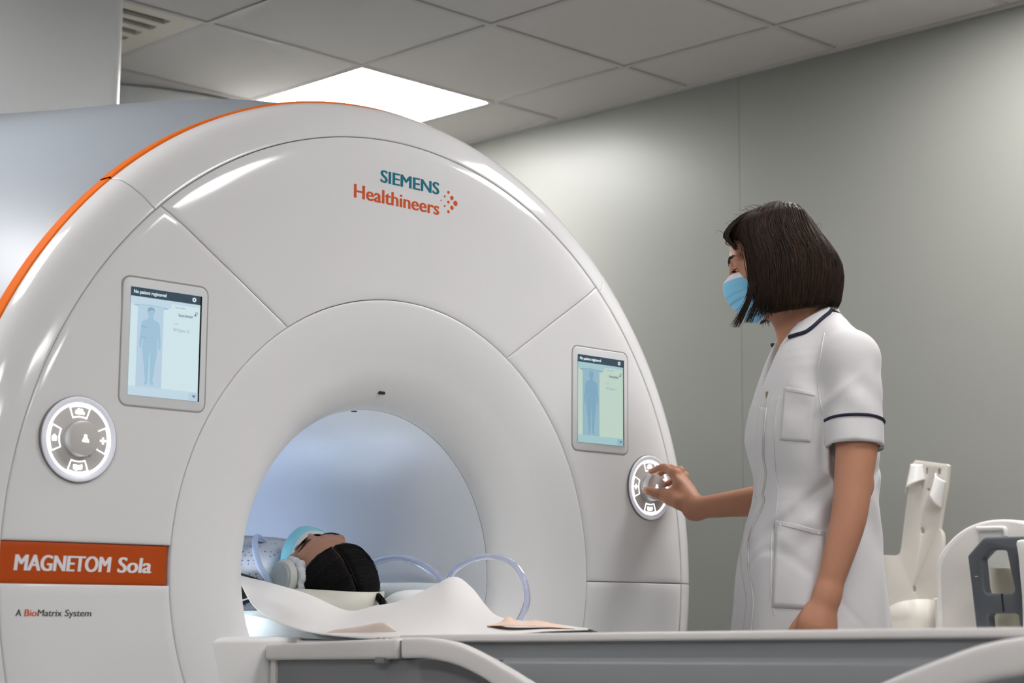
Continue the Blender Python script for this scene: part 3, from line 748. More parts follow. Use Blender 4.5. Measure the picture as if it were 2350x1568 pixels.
# clear hoses
M_HOSE = mat('clear_hose', (0.72, 0.76, 0.95), 0.08, trans=0.75, ior=1.25, spec=0.6)
def hose(pts, x, r, label):
    P = catmull([on('x', a, b, x+dx) for a, b, dx in pts], 8)
    o = sweep('clear_hose', P, r, M_HOSE, None, 14)
    return tag(o, label, 'hose', 'clear hoses at the bore mouth')
hose([(1030, 1330, .0), (1045, 1307, .0), (1080, 1286, .0), (1128, 1277, .0), (1172, 1290, .0), (1200, 1325, .0), (1210, 1370, .0), (1202, 1405, .0), (1180, 1445, .0)], 0.10, 0.0065, 'clear hose loop standing in front of the bell, right of the paper peak')
hose([(840, 1310, .0), (865, 1289, .0), (905, 1280, .0), (945, 1286, .0), (980, 1303, .0), (1030, 1345, .0)], 0.26, 0.0085, 'clear hose arching along the far bore wall behind the patient head')

# ------------------------------------------------------------------ coil parts by the right wall
M_CREAM = mat('coil_cream', (0.70, 0.665, 0.60), 0.42)
M_CWHITE = mat('coil_white', (0.74, 0.72, 0.70), 0.35)
M_SLATE = mat('slate_plastic', (0.085, 0.095, 0.11), 0.5)
XC = 1.72
K = 3.486
def cr(u, v, X): q = on('x', 2000+u/K, 1030+v/K, X); return (q.y, q.z)
YZ = ((0, 1, 0), (0, 0, 1), (1, 0, 0))
zs = cr(300, 1475, XC)[1]
CAB = thing('storage_trolley', 'white storage trolley by the grey wall carrying the spare scanner coils', 'trolley', (1.75, -0.45, 0))
yl, yr_ = cr(-60, 1400, XC)[0], cr(2600, 1400, XC)[0]
box('body', (1.42, yr_, 0.09), (2.12, yl, zs-0.03), M_CWHITE, CAB, 0.006)
box('worktop', (1.40, yr_-0.01, zs-0.03), (2.13, yl+0.01, zs), M_CWHITE, CAB, 0.005)
nd = 3
for k in range(nd):
    a = yr_+(yl-yr_)*k/nd+0.004; b = yr_+(yl-yr_)*(k+1)/nd-0.004
    d = box('door', (1.402, a, 0.11), (1.42, b, zs-0.045), M_CWHITE, CAB, 0.003)
    sweep('door_handle', catmull([(1.402, b-0.03, zs-0.20), (1.38, b-0.03, zs-0.21), (1.38, b-0.03, zs-0.30), (1.402, b-0.03, zs-0.31)], 5), 0.005, M_ALU, d)
for a in (yr_+0.06, yl-0.06):
    for b in (1.48, 2.06):
        sweep('castor', [(b, a-0.02, 0.045), (b, a+0.02, 0.045)], 0.045, M_SLATE, CAB, 20)
adopt(CAB)
# cream holder board with two curled straps and a front tray
def blob(pts, X, n=0): return [cr(u, v, X) for u, v in pts]
def circ2(u, v, ru, rv, X, n=18): return [cr(u+ru*math.cos(2*PI*k/n), v+rv*math.sin(2*PI*k/n), X) for k in range(n)]
out = [(342, 98), (350, 92), (600, 124), (612, 138), (608, 190), (598, 300), (575, 420), (560, 500), (546, 600), (541, 640), (562, 672), (569, 710), (570, 785), (560, 1000), (555, 1200), (550, 1478), (130, 1478), (128, 1270), (118, 1170), (100, 1070), (88, 960), (78, 872), (84, 852), (190, 856), (212, 848), (226, 832), (236, 790), (258, 600), (276, 450), (284, 385), (296, 280), (308, 150), (325, 120)]
HB = thing('coil_holder', 'tall cream plastic coil holder with two curled straps behind the standing person', 'coil holder', (XC, cr(340, 1400, XC)[0], zs))
sl = [[(436, 150), (452, 152), (446, 205), (432, 203)], [(528, 160), (556, 162), (550, 206), (524, 204)], [(402, 282), (411, 282), (409, 312), (400, 312)], [(444, 320), (464, 322), (460, 336), (446, 334)]]
frombm('board', prism_bm(blob(out, XC), 0.016, YZ, (XC, 0, 0), 0.0016, 2, holes=[circ2(405, 655, 17, 30, XC), circ2(340, 1122, 14, 28, XC)]+[blob(s, XC) for s in sl]), M_CREAM, HB)
def strap(i0, i1, o0, o1, bulge):
    """hood-like strap from its inner edge (i0 top, i1 bottom) round to the outer edge of the board (o0, o1)"""
    rows = []
    for t in np.linspace(0, 1, 12):
        row = []
        for s in np.linspace(0, 1, 14):
            u = (i0[0]*(1-t)+i1[0]*t)*(1-s)+(o0[0]*(1-t)+o1[0]*t)*s; v = (i0[1]*(1-t)+i1[1]*t)*(1-s)+(o0[1]*(1-t)+o1[1]*t)*s
            dx = -bulge*math.sin(PI*s)**0.7*(0.45+0.55*t)-0.002
            q = cr(u, v, XC+dx*0.0); row.append((XC+dx, q[0], q[1]))
        rows.append(row)
    gridmesh('strap', rows, M_CWHITE, HB, thick=0.003)
strap((412, 130), (432, 250), (322, 125), (286, 362), 0.035)
strap((520, 195), (502, 330), (596, 260), (572, 480), 0.035)
# tray: curved front wall
rows = []
for u, v in ((128, 1285), (165, 1256), (215, 1232), (280, 1215), (350, 1206), (420, 1203), (500, 1208)):
    s = (u-128)/372; dx = -0.06-0.07*math.sin(PI*s)
    q = cr(u, v, XC+dx); rows.append([(XC+dx, q[0], q[1]), (XC+dx, q[0], zs+0.001)])
gridmesh('tray', rows, M_CREAM, HB, thick=0.006)
q0, q1 = cr(505, 1208, XC), cr(420, 1390, XC)
frombm('tray_end', prism_bm([cr(490, 1195, XC-0.03), cr(512, 1205, XC-0.03), cr(520, 1475, XC-0.03), cr(470, 1475, XC-0.03), cr(420, 1392, XC-0.03)], 0.03, YZ, (XC-0.03, 0, 0), 0.002), M_CWHITE, HB)
for c in HB.children: pass
def adopt3(root):
    o = Vector(root.location)
    for ch in root.children: ch.location = Vector(ch.location)-o
adopt3(HB)
# white arched coil shell
XA = 1.60
AR = thing('arched_coil', 'white arched coil shell standing at the right edge behind the slate frame', 'coil', (XA, cr(1000, 1400, XA)[0], zs))
half = [(530, 1476), (522, 1250), (515, 960), (524, 890), (548, 840), (600, 765), (680, 685), (770, 625), (870, 588), (960, 570), (1050, 565)]
half = [tuple(p) for p in catmull(half, 5)]
outl = half+[(2100-u, v) for u, v in reversed(half[:-1])]
frombm('shell', prism_bm(blob(outl, XA), 0.05, YZ, (XA, 0, 0), 0.006, 3), M_CWHITE, AR)
frombm('face_plate', prism_bm(blob([(u+(1050-u)*0.085, v+18+(1476-v)*-0.0) for u, v in outl if v < 1470]+[(1540, 1476), (570, 1476)], XA-0.004), 0.006, YZ, (XA-0.004, 0, 0), 0.001), mat('coil_beige', (0.60, 0.58, 0.545), 0.45), AR)
rec = [(862, 640), (1060, 640), (1080, 655), (1085, 700), (1085, 960), (870, 960), (862, 900)]
frombm('window_plate', prism_bm(blob(rec, XA-0.008), 0.004, YZ, (XA-0.008, 0, 0), 0.001), mat('coil_grey_white', (0.56, 0.58, 0.57), 0.45), AR)
sweep('window_lip', catmull([(XA-0.010, *cr(u, v, XA)) for u, v in ((862, 640), (960, 640), (1060, 638), (1085, 650), (1092, 700))], 5), 0.006, M_CWHITE, AR)
q = cr(985, 1475, XA-0.07)
yA, yB_ = cr(885, 1000, XA-0.07)[0], cr(1085, 1000, XA-0.07)[0]
lathe('inner_drum', [(0.0, 0.0), (abs(yA-yB_)/2, 0.0), (abs(yA-yB_)/2, cr(900, 962, XA-0.07)[1]-zs), (0.0, cr(900, 962, XA-0.07)[1]-zs)], (XA-0.022, (yA+yB_)/2, zs+0.001), mat('coil_tan', (0.50, 0.47, 0.38), 0.5), AR, 48, 'z')
adopt3(AR)
# slate grey frame with handle openings
XF = 1.47
FR = thing('slate_coil', 'slate grey angular coil frame with two openings in front of the white arch', 'coil', (XF, cr(1000, 1400, XF)[0], zs))
oh = [(838, 1476), (800, 1140), (765, 862), (775, 845), (880, 722), (905, 708), (1200, 700), (1420, 704), (1445, 718), (1560, 850), (1570, 870), (1500, 1476)]
h1 = [(875, 888), (940, 818), (960, 810), (1060, 810), (1078, 825), (1090, 880), (1140, 1120), (1136, 1145), (1115, 1160), (930, 1160), (908, 1150), (898, 1120)]
h2 = [(945, 1320), (1150, 1318), (1172, 1335), (1186, 1440), (1180, 1452), (948, 1452), (940, 1440), (930, 1345)]
frombm('frame', prism_bm(blob(oh, XF), 0.035, YZ, (XF, 0, 0), 0.006, 3, holes=[blob(h1, XF), blob(h2, XF)]), M_SLATE, FR)
frombm('slit', prism_bm(blob([(1036, 1162), (1050, 1162), (1066, 1306), (1052, 1306)], XF), 0.004, YZ, (XF-0.001, 0, 0)), M_DARK, FR)
frombm('mark', prism_bm(blob([(828, 1020), (852, 1020), (852, 1026), (828, 1026)], XF), 0.002, YZ, (XF-0.001, 0, 0)), M_CWHITE, FR)
adopt3(FR)
XP = 1.43
pl_ = frombm('plug_handle', prism_bm(blob([(1150, 760), (1158, 735), (1185, 727), (1300, 727), (1320, 750), (1330, 1165), (1240, 1476), (1205, 1476), (1195, 1165), (1165, 850)], XP), 0.028, YZ, (XP, 0, 0), 0.007, 3), M_CWHITE, None)
tag(pl_, 'white plug handle at the far right edge in front of the slate frame', 'plug')
# ------------------------------------------------------------------ signed-distance modelling (numpy) for bodies, hair and cloth
class Field:
    def __init__(s, lo, hi, h):
        s.lo = np.array(lo, float); s.h = h
        s.n = np.ceil((np.array(hi, float)-s.lo)/h).astype(int)+1
        s.d = np.full(s.n, 1.0, np.float32)
    def sub(s, lo, hi):
        a = np.clip(np.floor((np.array(lo)-s.lo)/s.h).astype(int), 0, s.n); b = np.clip(np.ceil((np.array(hi)-s.lo)/s.h).astype(int)+1, 0, s.n)
        if (b <= a).any(): return None, None
        g = np.meshgrid(*[s.lo[i]+s.h*np.arange(a[i], b[i], dtype=np.float32) for i in range(3)], indexing='ij', sparse=True)
        return tuple(slice(a[i], b[i]) for i in range(3)), g
    def put(s, sl, v, k, op='add'):
        d = s.d[sl]
        if op == 'add':
            h = np.maximum(k-np.abs(d-v), 0)/k if k > 0 else 0
            s.d[sl] = np.minimum(d, v)-h*h*k*0.25
        else:
            v = -v
            h = np.maximum(k-np.abs(d-v), 0)/k if k > 0 else 0
            s.d[sl] = np.maximum(d, v)+h*h*k*0.25
    def cone(s, a, b, ra, rb, k=0.01, op='add', flat=None):
        a, b = np.array(a, float), np.array(b, float); m = max(ra, rb)+k*1.5+4*s.h
        sl, g = s.sub(np.minimum(a, b)-m, np.maximum(a, b)+m)
        if sl is None: return s
        ba = b-a; L = ba@ba+1e-12
        t = np.clip(((g[0]-a[0])*ba[0]+(g[1]-a[1])*ba[1]+(g[2]-a[2])*ba[2])/L, 0, 1)
        dx, dy, dz = g[0]-a[0]-t*ba[0], g[1]-a[1]-t*ba[1], g[2]-a[2]-t*ba[2]
        if flat is not None:                     # flat = (unit axis, factor): thinner along that axis
            ax, fac = np.array(flat[0], float), flat[1]
            q = dx*ax[0]+dy*ax[1]+dz*ax[2]; e = (1/fac-1)
            dx, dy, dz = dx+q*e*ax[0], dy+q*e*ax[1], dz+q*e*ax[2]
        v = np.sqrt(dx*dx+dy*dy+dz*dz)-(ra+(rb-ra)*t)
        s.put(sl, v.astype(np.float32), k, op); return s
    def chain(s, pts, rads, k=0.01, op='add'):
        """one smooth tapering limb through all points (no swelling at its joints)"""
        P = catmull([np.array([*p, r], float) for p, r in zip(pts, rads)], 5) if len(pts) > 2 else [np.array([*p, r], float) for p, r in zip(pts, rads)]
        P = np.array(P); m = rads[0]*0+P[:, 3].max()+k*1.5+4*s.h
        sl, g = s.sub(P[:, :3].min(0)-m, P[:, :3].max(0)+m)
        if sl is None: return s
        v = None
        for i in range(len(P)-1):
            a, b = P[i, :3], P[i+1, :3]; ba = b-a; L = ba@ba+1e-12
            t = np.clip(((g[0]-a[0])*ba[0]+(g[1]-a[1])*ba[1]+(g[2]-a[2])*ba[2])/L, 0, 1)
            w_ = np.sqrt((g[0]-a[0]-t*ba[0])**2+(g[1]-a[1]-t*ba[1])**2+(g[2]-a[2]-t*ba[2])**2)-(P[i, 3]+(P[i+1, 3]-P[i, 3])*t)
            v = w_ if v is None else np.minimum(v, w_)
        s.put(sl, v.astype(np.float32), k, op); return s
    def ell(s, c, r, R=None, k=0.01, op='add'):
        c = np.array(c, float); r = np.array(r, float); m = r.max()+k*1.5+4*s.h
        sl, g = s.sub(c-m, c+m)
        if sl is None: return s
        x, y, z = g[0]-c[0], g[1]-c[1], g[2]-c[2]
        if R is not None:
            R = np.array(R, float)
            x, y, z = x*R[0, 0]+y*R[1, 0]+z*R[2, 0], x*R[0, 1]+y*R[1, 1]+z*R[2, 1], x*R[0, 2]+y*R[1, 2]+z*R[2, 2]
        q0 = np.sqrt((x/r[0])**2+(y/r[1])**2+(z/r[2])**2)+1e-9
        q1 = np.sqrt((x/r[0]**2)**2+(y/r[1]**2)**2+(z/r[2]**2)**2)+1e-9
        s.put(sl, (q0*(q0-1)/q1).astype(np.float32), k, op); return s
    def func(s, fn, lo, hi, k=0.01, op='add'):
        sl, g = s.sub(lo, hi)
        if sl is None: return s
        X, Y, Z = np.broadcast_arrays(*g)
        s.put(sl, fn(X, Y, Z).astype(np.float32), k, op); return s
    def mesh(s, level=0.0):
        d = s.d-level; n = d.shape
        inside = d < 0
        c = np.zeros([n[0]-1, n[1]-1, n[2]-1], np.int8)
        for i in (0, 1):
            for j in (0, 1):
                for k in (0, 1): c += inside[i:n[0]-1+i, j:n[1]-1+j, k:n[2]-1+k]
        cells = np.argwhere((c > 0) & (c < 8))
        idx = np.full(c.shape, -1, np.int64); idx[tuple(cells.T)] = np.arange(len(cells))
        acc = np.zeros((len(cells), 3)); cnt = np.zeros(len(cells))
        C8 = [(i, j, k) for i in (0, 1) for j in (0, 1) for k in (0, 1)]
        val = {q: d[cells[:, 0]+q[0], cells[:, 1]+q[1], cells[:, 2]+q[2]] for q in C8}
        for a in C8:
            for ax in range(3):
                if a[ax] == 1: continue
                b = list(a); b[ax] = 1; b = tuple(b)
                va, vb = val[a], val[b]; m = (va < 0) != (vb < 0)
                t = np.where(m, va/np.where(m, va-vb, 1), 0)
                p = np.tile(np.array(a, float), (len(cells), 1)); p[:, ax] = t
                acc[m] += p[m]; cnt[m] += 1
        V = s.lo+s.h*(cells+acc/np.maximum(cnt, 1)[:, None])
        F = []
        for ax in range(3):
            u, v = (ax+1) % 3, (ax+2) % 3
            sl0 = [slice(None)]*3; sl1 = [slice(None)]*3
            sl0[ax] = slice(0, -1); sl1[ax] = slice(1, None)
            A, B = inside[tuple(sl0)], inside[tuple(sl1)]
            E = np.argwhere(A != B)
            E = E[(E[:, u] > 0) & (E[:, v] > 0) & (E[:, u] < n[u]-1) & (E[:, v] < n[v]-1)]
            q = []
            for du, dv in ((1, 1), (0, 1), (0, 0), (1, 0)):
                p = E.copy(); p[:, u] -= du; p[:, v] -= dv; q.append(idx[tuple(p.T)])
            q = np.stack(q, 1); fl = A[tuple(E.T)]
            q[~fl] = q[~fl][:, ::-1]
            F.append(q)
        F = np.concatenate(F); F = F[(F >= 0).all(1)]
        return V, F
def relax(V, F, it=2, lam=0.5):
    e = np.concatenate([F[:, [0, 1]], F[:, [1, 2]], F[:, [2, 3]], F[:, [3, 0]]]); 
    for q in range(it*2):
        a = np.zeros_like(V); c = np.zeros(len(V))
        for i in range(3): a[:, i] = np.bincount(e[:, 0], V[e[:, 1], i], len(V))+np.bincount(e[:, 1], V[e[:, 0], i], len(V))
        c = np.bincount(e[:, 0], minlength=len(V))+np.bincount(e[:, 1], minlength=len(V))
        l_ = lam if q % 2 == 0 else -lam*1.04
        V = V+l_*(a/np.maximum(c, 1)[:, None]-V)
    return V
def sdf_mesh(name, parts, m, parent=None, it=2):
    """parts: list of Fields or (V, F)"""
    vf = []
    for f in parts:
        V, F = f.mesh() if isinstance(f, Field) else f
        vf.append((relax(V, F, it), F))
    V = np.concatenate([a for a, b in vf]); k = 0; Fs = []
    for a, b in vf: Fs.append(b+k); k += len(a)
    F = np.concatenate(Fs)
    me = bpy.data.meshes.new(name)
    me.vertices.add(len(V)); me.vertices.foreach_set('co', V.astype(np.float32).ravel())
    me.loops.add(F.size); me.loops.foreach_set('vertex_index', F.astype(np.int32).ravel())
    me.polygons.add(len(F)); me.polygons.foreach_set('loop_start', np.arange(0, F.size, 4, dtype=np.int32))
    me.update(calc_edges=True); me.validate()
    me.polygons.foreach_set('use_smooth', [True]*len(me.polygons))
    return link(name, me, m, parent)
def bvh(o):
    o.data.calc_loop_triangles()
    return BVHTree.FromPolygons([v.co[:] for v in o.data.vertices], [p.vertices[:] for p in o.data.polygons])

def strands(name, curves, rad, m, parent, ns=4):
    parts = []
    for c in curves:
        n = len(c); r = [rad*(1-0.75*(i/(n-1))**2.5) for i in range(n)]
        parts.append(sweep_vf(c, r, ns))
    V, F = merge_vf(parts)
    return mk(name, V, F, m, parent, True)

# a head in its own frame: x = face direction, y = left, z = crown
def head_prims(F, T, k=1.0):
    """T(p) maps head coordinates to the world, T.R is the 3x3 rotation (columns = axes)"""
    R = T.R; P = T
    F.ell(P((-0.002, 0, 0.016)), (0.087, 0.073, 0.086), R, 0.01)
    F.ell(P((0.030, 0, 0.005)), (0.070, 0.066, 0.080), R, 0.02)
    F.ell(P((0.034, 0, -0.050)), (0.056, 0.056, 0.066), R, 0.02)
    F.cone(P((0.005, 0.040, -0.062)), P((0.066, 0.012, -0.104)), 0.022, 0.016, 0.02)
    F.cone(P((0.005, -0.040, -0.062)), P((0.066, -0.012, -0.104)), 0.022, 0.016, 0.02)
    F.ell(P((0.074, 0, -0.104)), (0.018, 0.020, 0.016), R, 0.014)            # chin
    F.ell(P((0.066, 0.034, -0.040)), (0.024, 0.024, 0.024), R, 0.02)         # cheeks
    F.ell(P((0.066, -0.034, -0.040)), (0.024, 0.024, 0.024), R, 0.02)
    for s in (1, -1):                                                       # eye sockets, lids
        F.ell(P((0.103, s*0.032, -0.008)), (0.014, 0.019, 0.012), R, 0.012, 'sub')
        F.ell(P((0.0795, s*0.031, -0.010)), (0.0155, 0.0165, 0.0130), R, 0.004)
        F.cone(P((0.094, s*0.016, 0.010)), P((0.082, s*0.052, 0.010)), 0.008, 0.007, 0.012)   # brow ridge
    F.cone(P((0.0930, 0, 0.004)), P((0.1095, 0, -0.040)), 0.0065, 0.0090, 0.012)               # nose
    F.ell(P((0.108, 0.0095, -0.044)), (0.010, 0.0075, 0.007), R, 0.006); F.ell(P((0.108, -0.0095, -0.044)), (0.010, 0.0075, 0.007), R, 0.006)
    F.ell(P((0.090, 0, -0.068)), (0.012, 0.022, 0.009), R, 0.01)
    F.ell(P((0.096, 0, -0.0665)), (0.007, 0.020, 0.0045), R, 0.003); F.ell(P((0.095, 0, -0.0765)), (0.007, 0.018, 0.005), R, 0.003)
    for s in (1, -1):                                                       # ears
        F.ell(P((-0.012, s*0.074, -0.018)), (0.019, 0.009, 0.031), R, 0.006)
        F.ell(P((-0.006, s*0.083, -0.016)), (0.010, 0.006, 0.016), R, 0.004, 'sub')
class Frame:
    def __init__(s, o, x, z):
        z = np.array(z, float); x = np.array(x, float); x /= np.linalg.norm(x); z = z-(z@x)*x; z /= np.linalg.norm(z)
        s.o = np.array(o, float); s.R = np.stack([x, np.cross(z, x), z], 1)
    def __call__(s, p): return s.o+s.R@np.array(p, float)
    def inv(s, X, Y, Z):
        a, b, c = X-s.o[0], Y-s.o[1], Z-s.o[2]; R = s.R
        return a*R[0, 0]+b*R[1, 0]+c*R[2, 0], a*R[0, 1]+b*R[1, 1]+c*R[2, 1], a*R[0, 2]+b*R[1, 2]+c*R[2, 2]

def face_mask(fr, parent, mblue, mwhite, strip=0.115):
    """pleated three-ply face mask on the head frame fr"""
    vs = [(0.0, 0.1075, -0.020, 0.046, 0.058, -0.030), (0.12, 0.1235, -0.034, 0.046, 0.060, -0.037), (0.22, 0.1260, -0.045, 0.045, 0.0615, -0.044), (0.36, 0.1255, -0.060, 0.043, 0.0615, -0.055),
          (0.5, 0.1215, -0.074, 0.041, 0.061, -0.066), (0.66, 0.1140, -0.090, 0.038, 0.0595, -0.078), (0.82, 0.1040, -0.105, 0.034, 0.057, -0.090), (0.93, 0.0930, -0.120, 0.031, 0.054, -0.102), (1.0, 0.0720, -0.130, 0.026, 0.052, -0.110)]
    A = np.array(vs)
    def S(u, v, off=0.0):
        q = [np.interp(v, A[:, 0], A[:, i]) for i in range(1, 6)]
        w = abs(u)**1.6; sg = math.copysign(1, u)
        x = q[0]*(1-w)+q[2]*w; z = q[1]*(1-w)+q[4]*w; y = sg*(q[3])*math.sin(abs(u)*PI/2)**0.95
        pl = 0.0016*sum(1 if v > a else 0 for a in (0.42, 0.56, 0.70))*-1+0.0022*((v-0.42)/0.14 % 1 if 0.42 < v < 0.84 else 0)
        n = np.array((1-w*0.6, sg*w*0.8, 0)); 
        return fr(np.array((x, y, z))+n*(pl*(1-0.6*w)+off))
    U = np.linspace(-1, 1, 41); Vv = np.linspace(strip, 1, 64)
    o = gridmesh('face_mask', [[S(u, v) for u in U] for v in Vv], mblue, parent, thick=0.0012, angle=60)
    o['label'] = 'pale blue pleated face mask'
    gridmesh('nose_strip', [[S(u, v, 0.0004+0.0004*math.sin(v*300)) for u in U] for v in np.linspace(0.0, strip+0.003, 22)], mwhite, o, thick=0.0012, angle=60)
    for s in (1, -1):
        a, b = S(s*0.985, 0.06), S(s*0.985, 0.96)
        e0, e1, e2 = fr((-0.002, s*0.079, 0.012)), fr((-0.030, s*0.083, -0.010)), fr((-0.012, s*0.079, -0.052))
        sweep('ear_loop', catmull([a, (a+e0)/2+fr.R@np.array((0, s*0.008, 0.002)), e0, e1, e2, (b+e2)/2+fr.R@np.array((0, s*0.008, 0)), b], 6), 0.0014, mwhite, o, 6)
        sweep('edge_binding', [S(s*0.99, v, 0.0006) for v in np.linspace(0, 1, 14)], 0.0016, mwhite, o, 6)
    sweep('edge_binding', [S(u, 0.995, 0.0004) for u in U], 0.0013, mwhite, o, 6)
    return o

M_SKIN = mat('skin', (0.44, 0.205, 0.122), 0.55, sss=0.12, noise=0.05, nscale=45, bump=0.04, bscale=500)
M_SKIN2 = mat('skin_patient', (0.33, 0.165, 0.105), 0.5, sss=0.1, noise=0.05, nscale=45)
M_HAIR = mat('hair_dark_brown', (0.020, 0.0110, 0.0070), 0.58, spec=0.22)
M_HAIRT = mat('hair_brown', (0.045, 0.024, 0.013), 0.58, spec=0.22)
M_BLACK = mat('hair_black', (0.006, 0.005, 0.005), 0.55, spec=0.22)
M_CLOTH = mat('tunic_cloth', (0.56, 0.545, 0.552), 0.75, sheen=0.15, bump=0.10, bscale=900)
M_NAVY = mat('navy_trim', (0.008, 0.009, 0.03), 0.7)
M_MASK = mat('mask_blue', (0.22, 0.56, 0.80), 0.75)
M_MASKP = mat('mask_blue_patient', (0.20, 0.50, 0.62), 0.75)
M_MASKW = mat('mask_white', (0.78, 0.79, 0.84), 0.75)
M_BROW = mat('brow_hair', (0.02, 0.012, 0.009), 0.6)
M_NAIL = mat('fingernail', (0.62, 0.34, 0.27), 0.25)

# ------------------------------------------------------------------ the standing person
PB0 = np.array((0.61, -0.57, 0.0))
pf = np.array((-0.778, 0.628, 0.0)); pf /= np.linalg.norm(pf)
plft = np.array((-pf[1], pf[0], 0.0))
def B3(f, l, z): return PB0+pf*f+plft*l+np.array((0, 0, z))
def loc(X, Y, Z): return (X-PB0[0])*pf[0]+(Y-PB0[1])*pf[1], (X-PB0[0])*plft[0]+(Y-PB0[1])*plft[1], Z
def pw(px, py, lat):
    """photo pixel on the person's vertical plane at sideways offset lat"""
    d = np.array(ray(px, py)); c = np.array(CAM)
    t = (lat-(c-PB0)@plft)/(d@plft); return c+d*t
WOM = thing('person', 'standing person in white navy-trimmed tunic turning the right dial, wearing a blue face mask', 'person', tuple(PB0))
# head frame: exact profile to the photo, chin lowered
hdir = np.array((-0.60, 0.80, 0.0)); hdir /= np.linalg.norm(hdir)
tilt = math.radians(11)
HX = hdir*math.cos(tilt)+np.array((0, 0, -math.sin(tilt))); HZ = hdir*math.sin(tilt)+np.array((0, 0, math.cos(tilt)))
HF = Frame(B3(0.062, 0.0, 1.612), HX, HZ)

# --- body: head and neck
FH = Field(B3(0, 0, 0)*[1, 1, 0]-np.array((0.24, 0.24, -1.33)), B3(0, 0, 0)*[1, 1, 0]+np.array((0.24, 0.30, 1.76)), 0.003)
head_prims(FH, HF)
FH.chain([B3(-0.022, 0, 1.38), B3(-0.008, 0, 1.46), B3(0.030, 0, 1.545)], [0.046, 0.050, 0.050], 0.03)
FH.cone(B3(0.035, 0.0, 1.405), B3(0.045, 0, 1.50), 0.028, 0.03, 0.03)
for s in (1, -1): FH.cone(B3(0.030, s*0.018, 1.395), B3(0.000, s*0.050, 1.53), 0.012, 0.014, 0.02)
FH.ell(B3(0.0, 0, 1.36), (0.070, 0.070, 0.05), None, 0.03)
# --- torso, hips, legs (under the clothes)
FT = Field(PB0+np.array((-0.32, -0.32, 0.0)), PB0+np.array((0.32, 0.32, 1.46)), 0.008)
TZ = [0.80, 0.90, 1.00, 1.10, 1.20, 1.28, 1.34, 1.38, 1.42]
def stack(tab, expo=2.0):
    Zs = np.array([t[0] for t in tab]); C = np.array([t[1] for t in tab]); A = np.array([t[2] for t in tab]); Bb = np.array([t[3] for t in tab])
    E = np.array([t[4] if len(t) > 4 else expo for t in tab])
    def fn(X, Y, Z):
        f, l, z = loc(X, Y, Z)
        c, a, b, e = np.interp(z, Zs, C), np.interp(z, Zs, A), np.interp(z, Zs, Bb), np.interp(z, Zs, E)
        q = (np.abs((f-c)/a)**e+np.abs(l/b)**e)**(1/e)
        return (q-1)*np.minimum(a, b)
    return fn
skin_tab = [(0.80, 0.0, 0.105, 0.165), (0.92, 0.0, 0.11, 0.165), (1.02, -0.01, 0.090, 0.135), (1.12, -0.012, 0.080, 0.120), (1.22, -0.008, 0.085, 0.13), (1.30, -0.010, 0.080, 0.138), (1.36, -0.014, 0.064, 0.125), (1.40, -0.016, 0.045, 0.09), (1.44, -0.015, 0.025, 0.045)]
sk = stack(skin_tab)
FT.func(lambda X, Y, Z: np.maximum(sk(X, Y, Z), np.maximum(0.80-Z, Z-1.44)), PB0+np.array((-0.3, -0.3, 0.76)), PB0+np.array((0.3, 0.3, 1.455)), 0.02)
for s in (1, -1):
    FT.chain([B3(0.0, s*0.085, 0.86), B3(0.015, s*0.085, 0.48), B3(-0.005, s*0.085, 0.10)], [0.088, 0.056, 0.036], 0.03)
    FT.cone(B3(-0.015, s*0.085, 0.40), B3(-0.02, s*0.085, 0.30), 0.05, 0.045, 0.03)
    FT.cone(B3(-0.03, s*0.085, 0.035), B3(0.13, s*0.09, 0.03), 0.032, 0.028, 0.02)
# --- left arm hanging down
SHL, ELL, WRL = B3(-0.035, 0.165, 1.375), B3(-0.022, 0.205, 1.125), B3(0.030, 0.205, 0.915)
FA = Field(np.minimum(SHL, WRL)-np.array((0.12, 0.12, 0.30)), np.maximum(SHL, WRL)+np.array((0.12, 0.12, 0.08)), 0.0028)
FA.chain([SHL, B3(-0.038, 0.195, 1.23), B3(-0.026, 0.204, 1.135), B3(-0.014, 0.208, 1.06), B3(0.012, 0.207, 0.975), WRL], [0.045, 0.0420, 0.0365, 0.0342, 0.0285, 0.0228], 0.02)
FA.ell(B3(-0.052, 0.205, 1.125), (0.012, 0.014, 0.018), None, 0.012)
pal = B3(0.050, 0.205, 0.855)
FA.cone(WRL, pal, 0.024, 0.030, 0.02); FA.ell(pal, (0.038, 0.022, 0.046), np.stack([pf, plft, np.array((0, 0, 1.))], 1), 0.015)
kn = [B3(0.080, 0.205, 0.812), B3(0.062, 0.208, 0.803), B3(0.044, 0.208, 0.803), B3(0.027, 0.205, 0.812)]
fl_ = [0.074, 0.082, 0.076, 0.060]
for q, L in zip(kn, fl_):
    dn = np.array((0, 0, -1.0)); cu = -plft
    p1 = q+dn*L*0.46+cu*0.004+pf*0.004; p2 = p1+dn*L*0.30+cu*0.012; p3 = p2+dn*L*0.20+cu*0.014
    FA.chain([q+np.array((0, 0, 0.03)), q, p1, p2, p3], [0.011, 0.0100, 0.0088, 0.0078, 0.0068], 0.006)
FA.chain([B3(0.055, 0.190, 0.885), B3(0.088, 0.178, 0.845), B3(0.098, 0.172, 0.810), B3(0.099, 0.168, 0.785)], [0.018, 0.0125, 0.0105, 0.0085], 0.008)
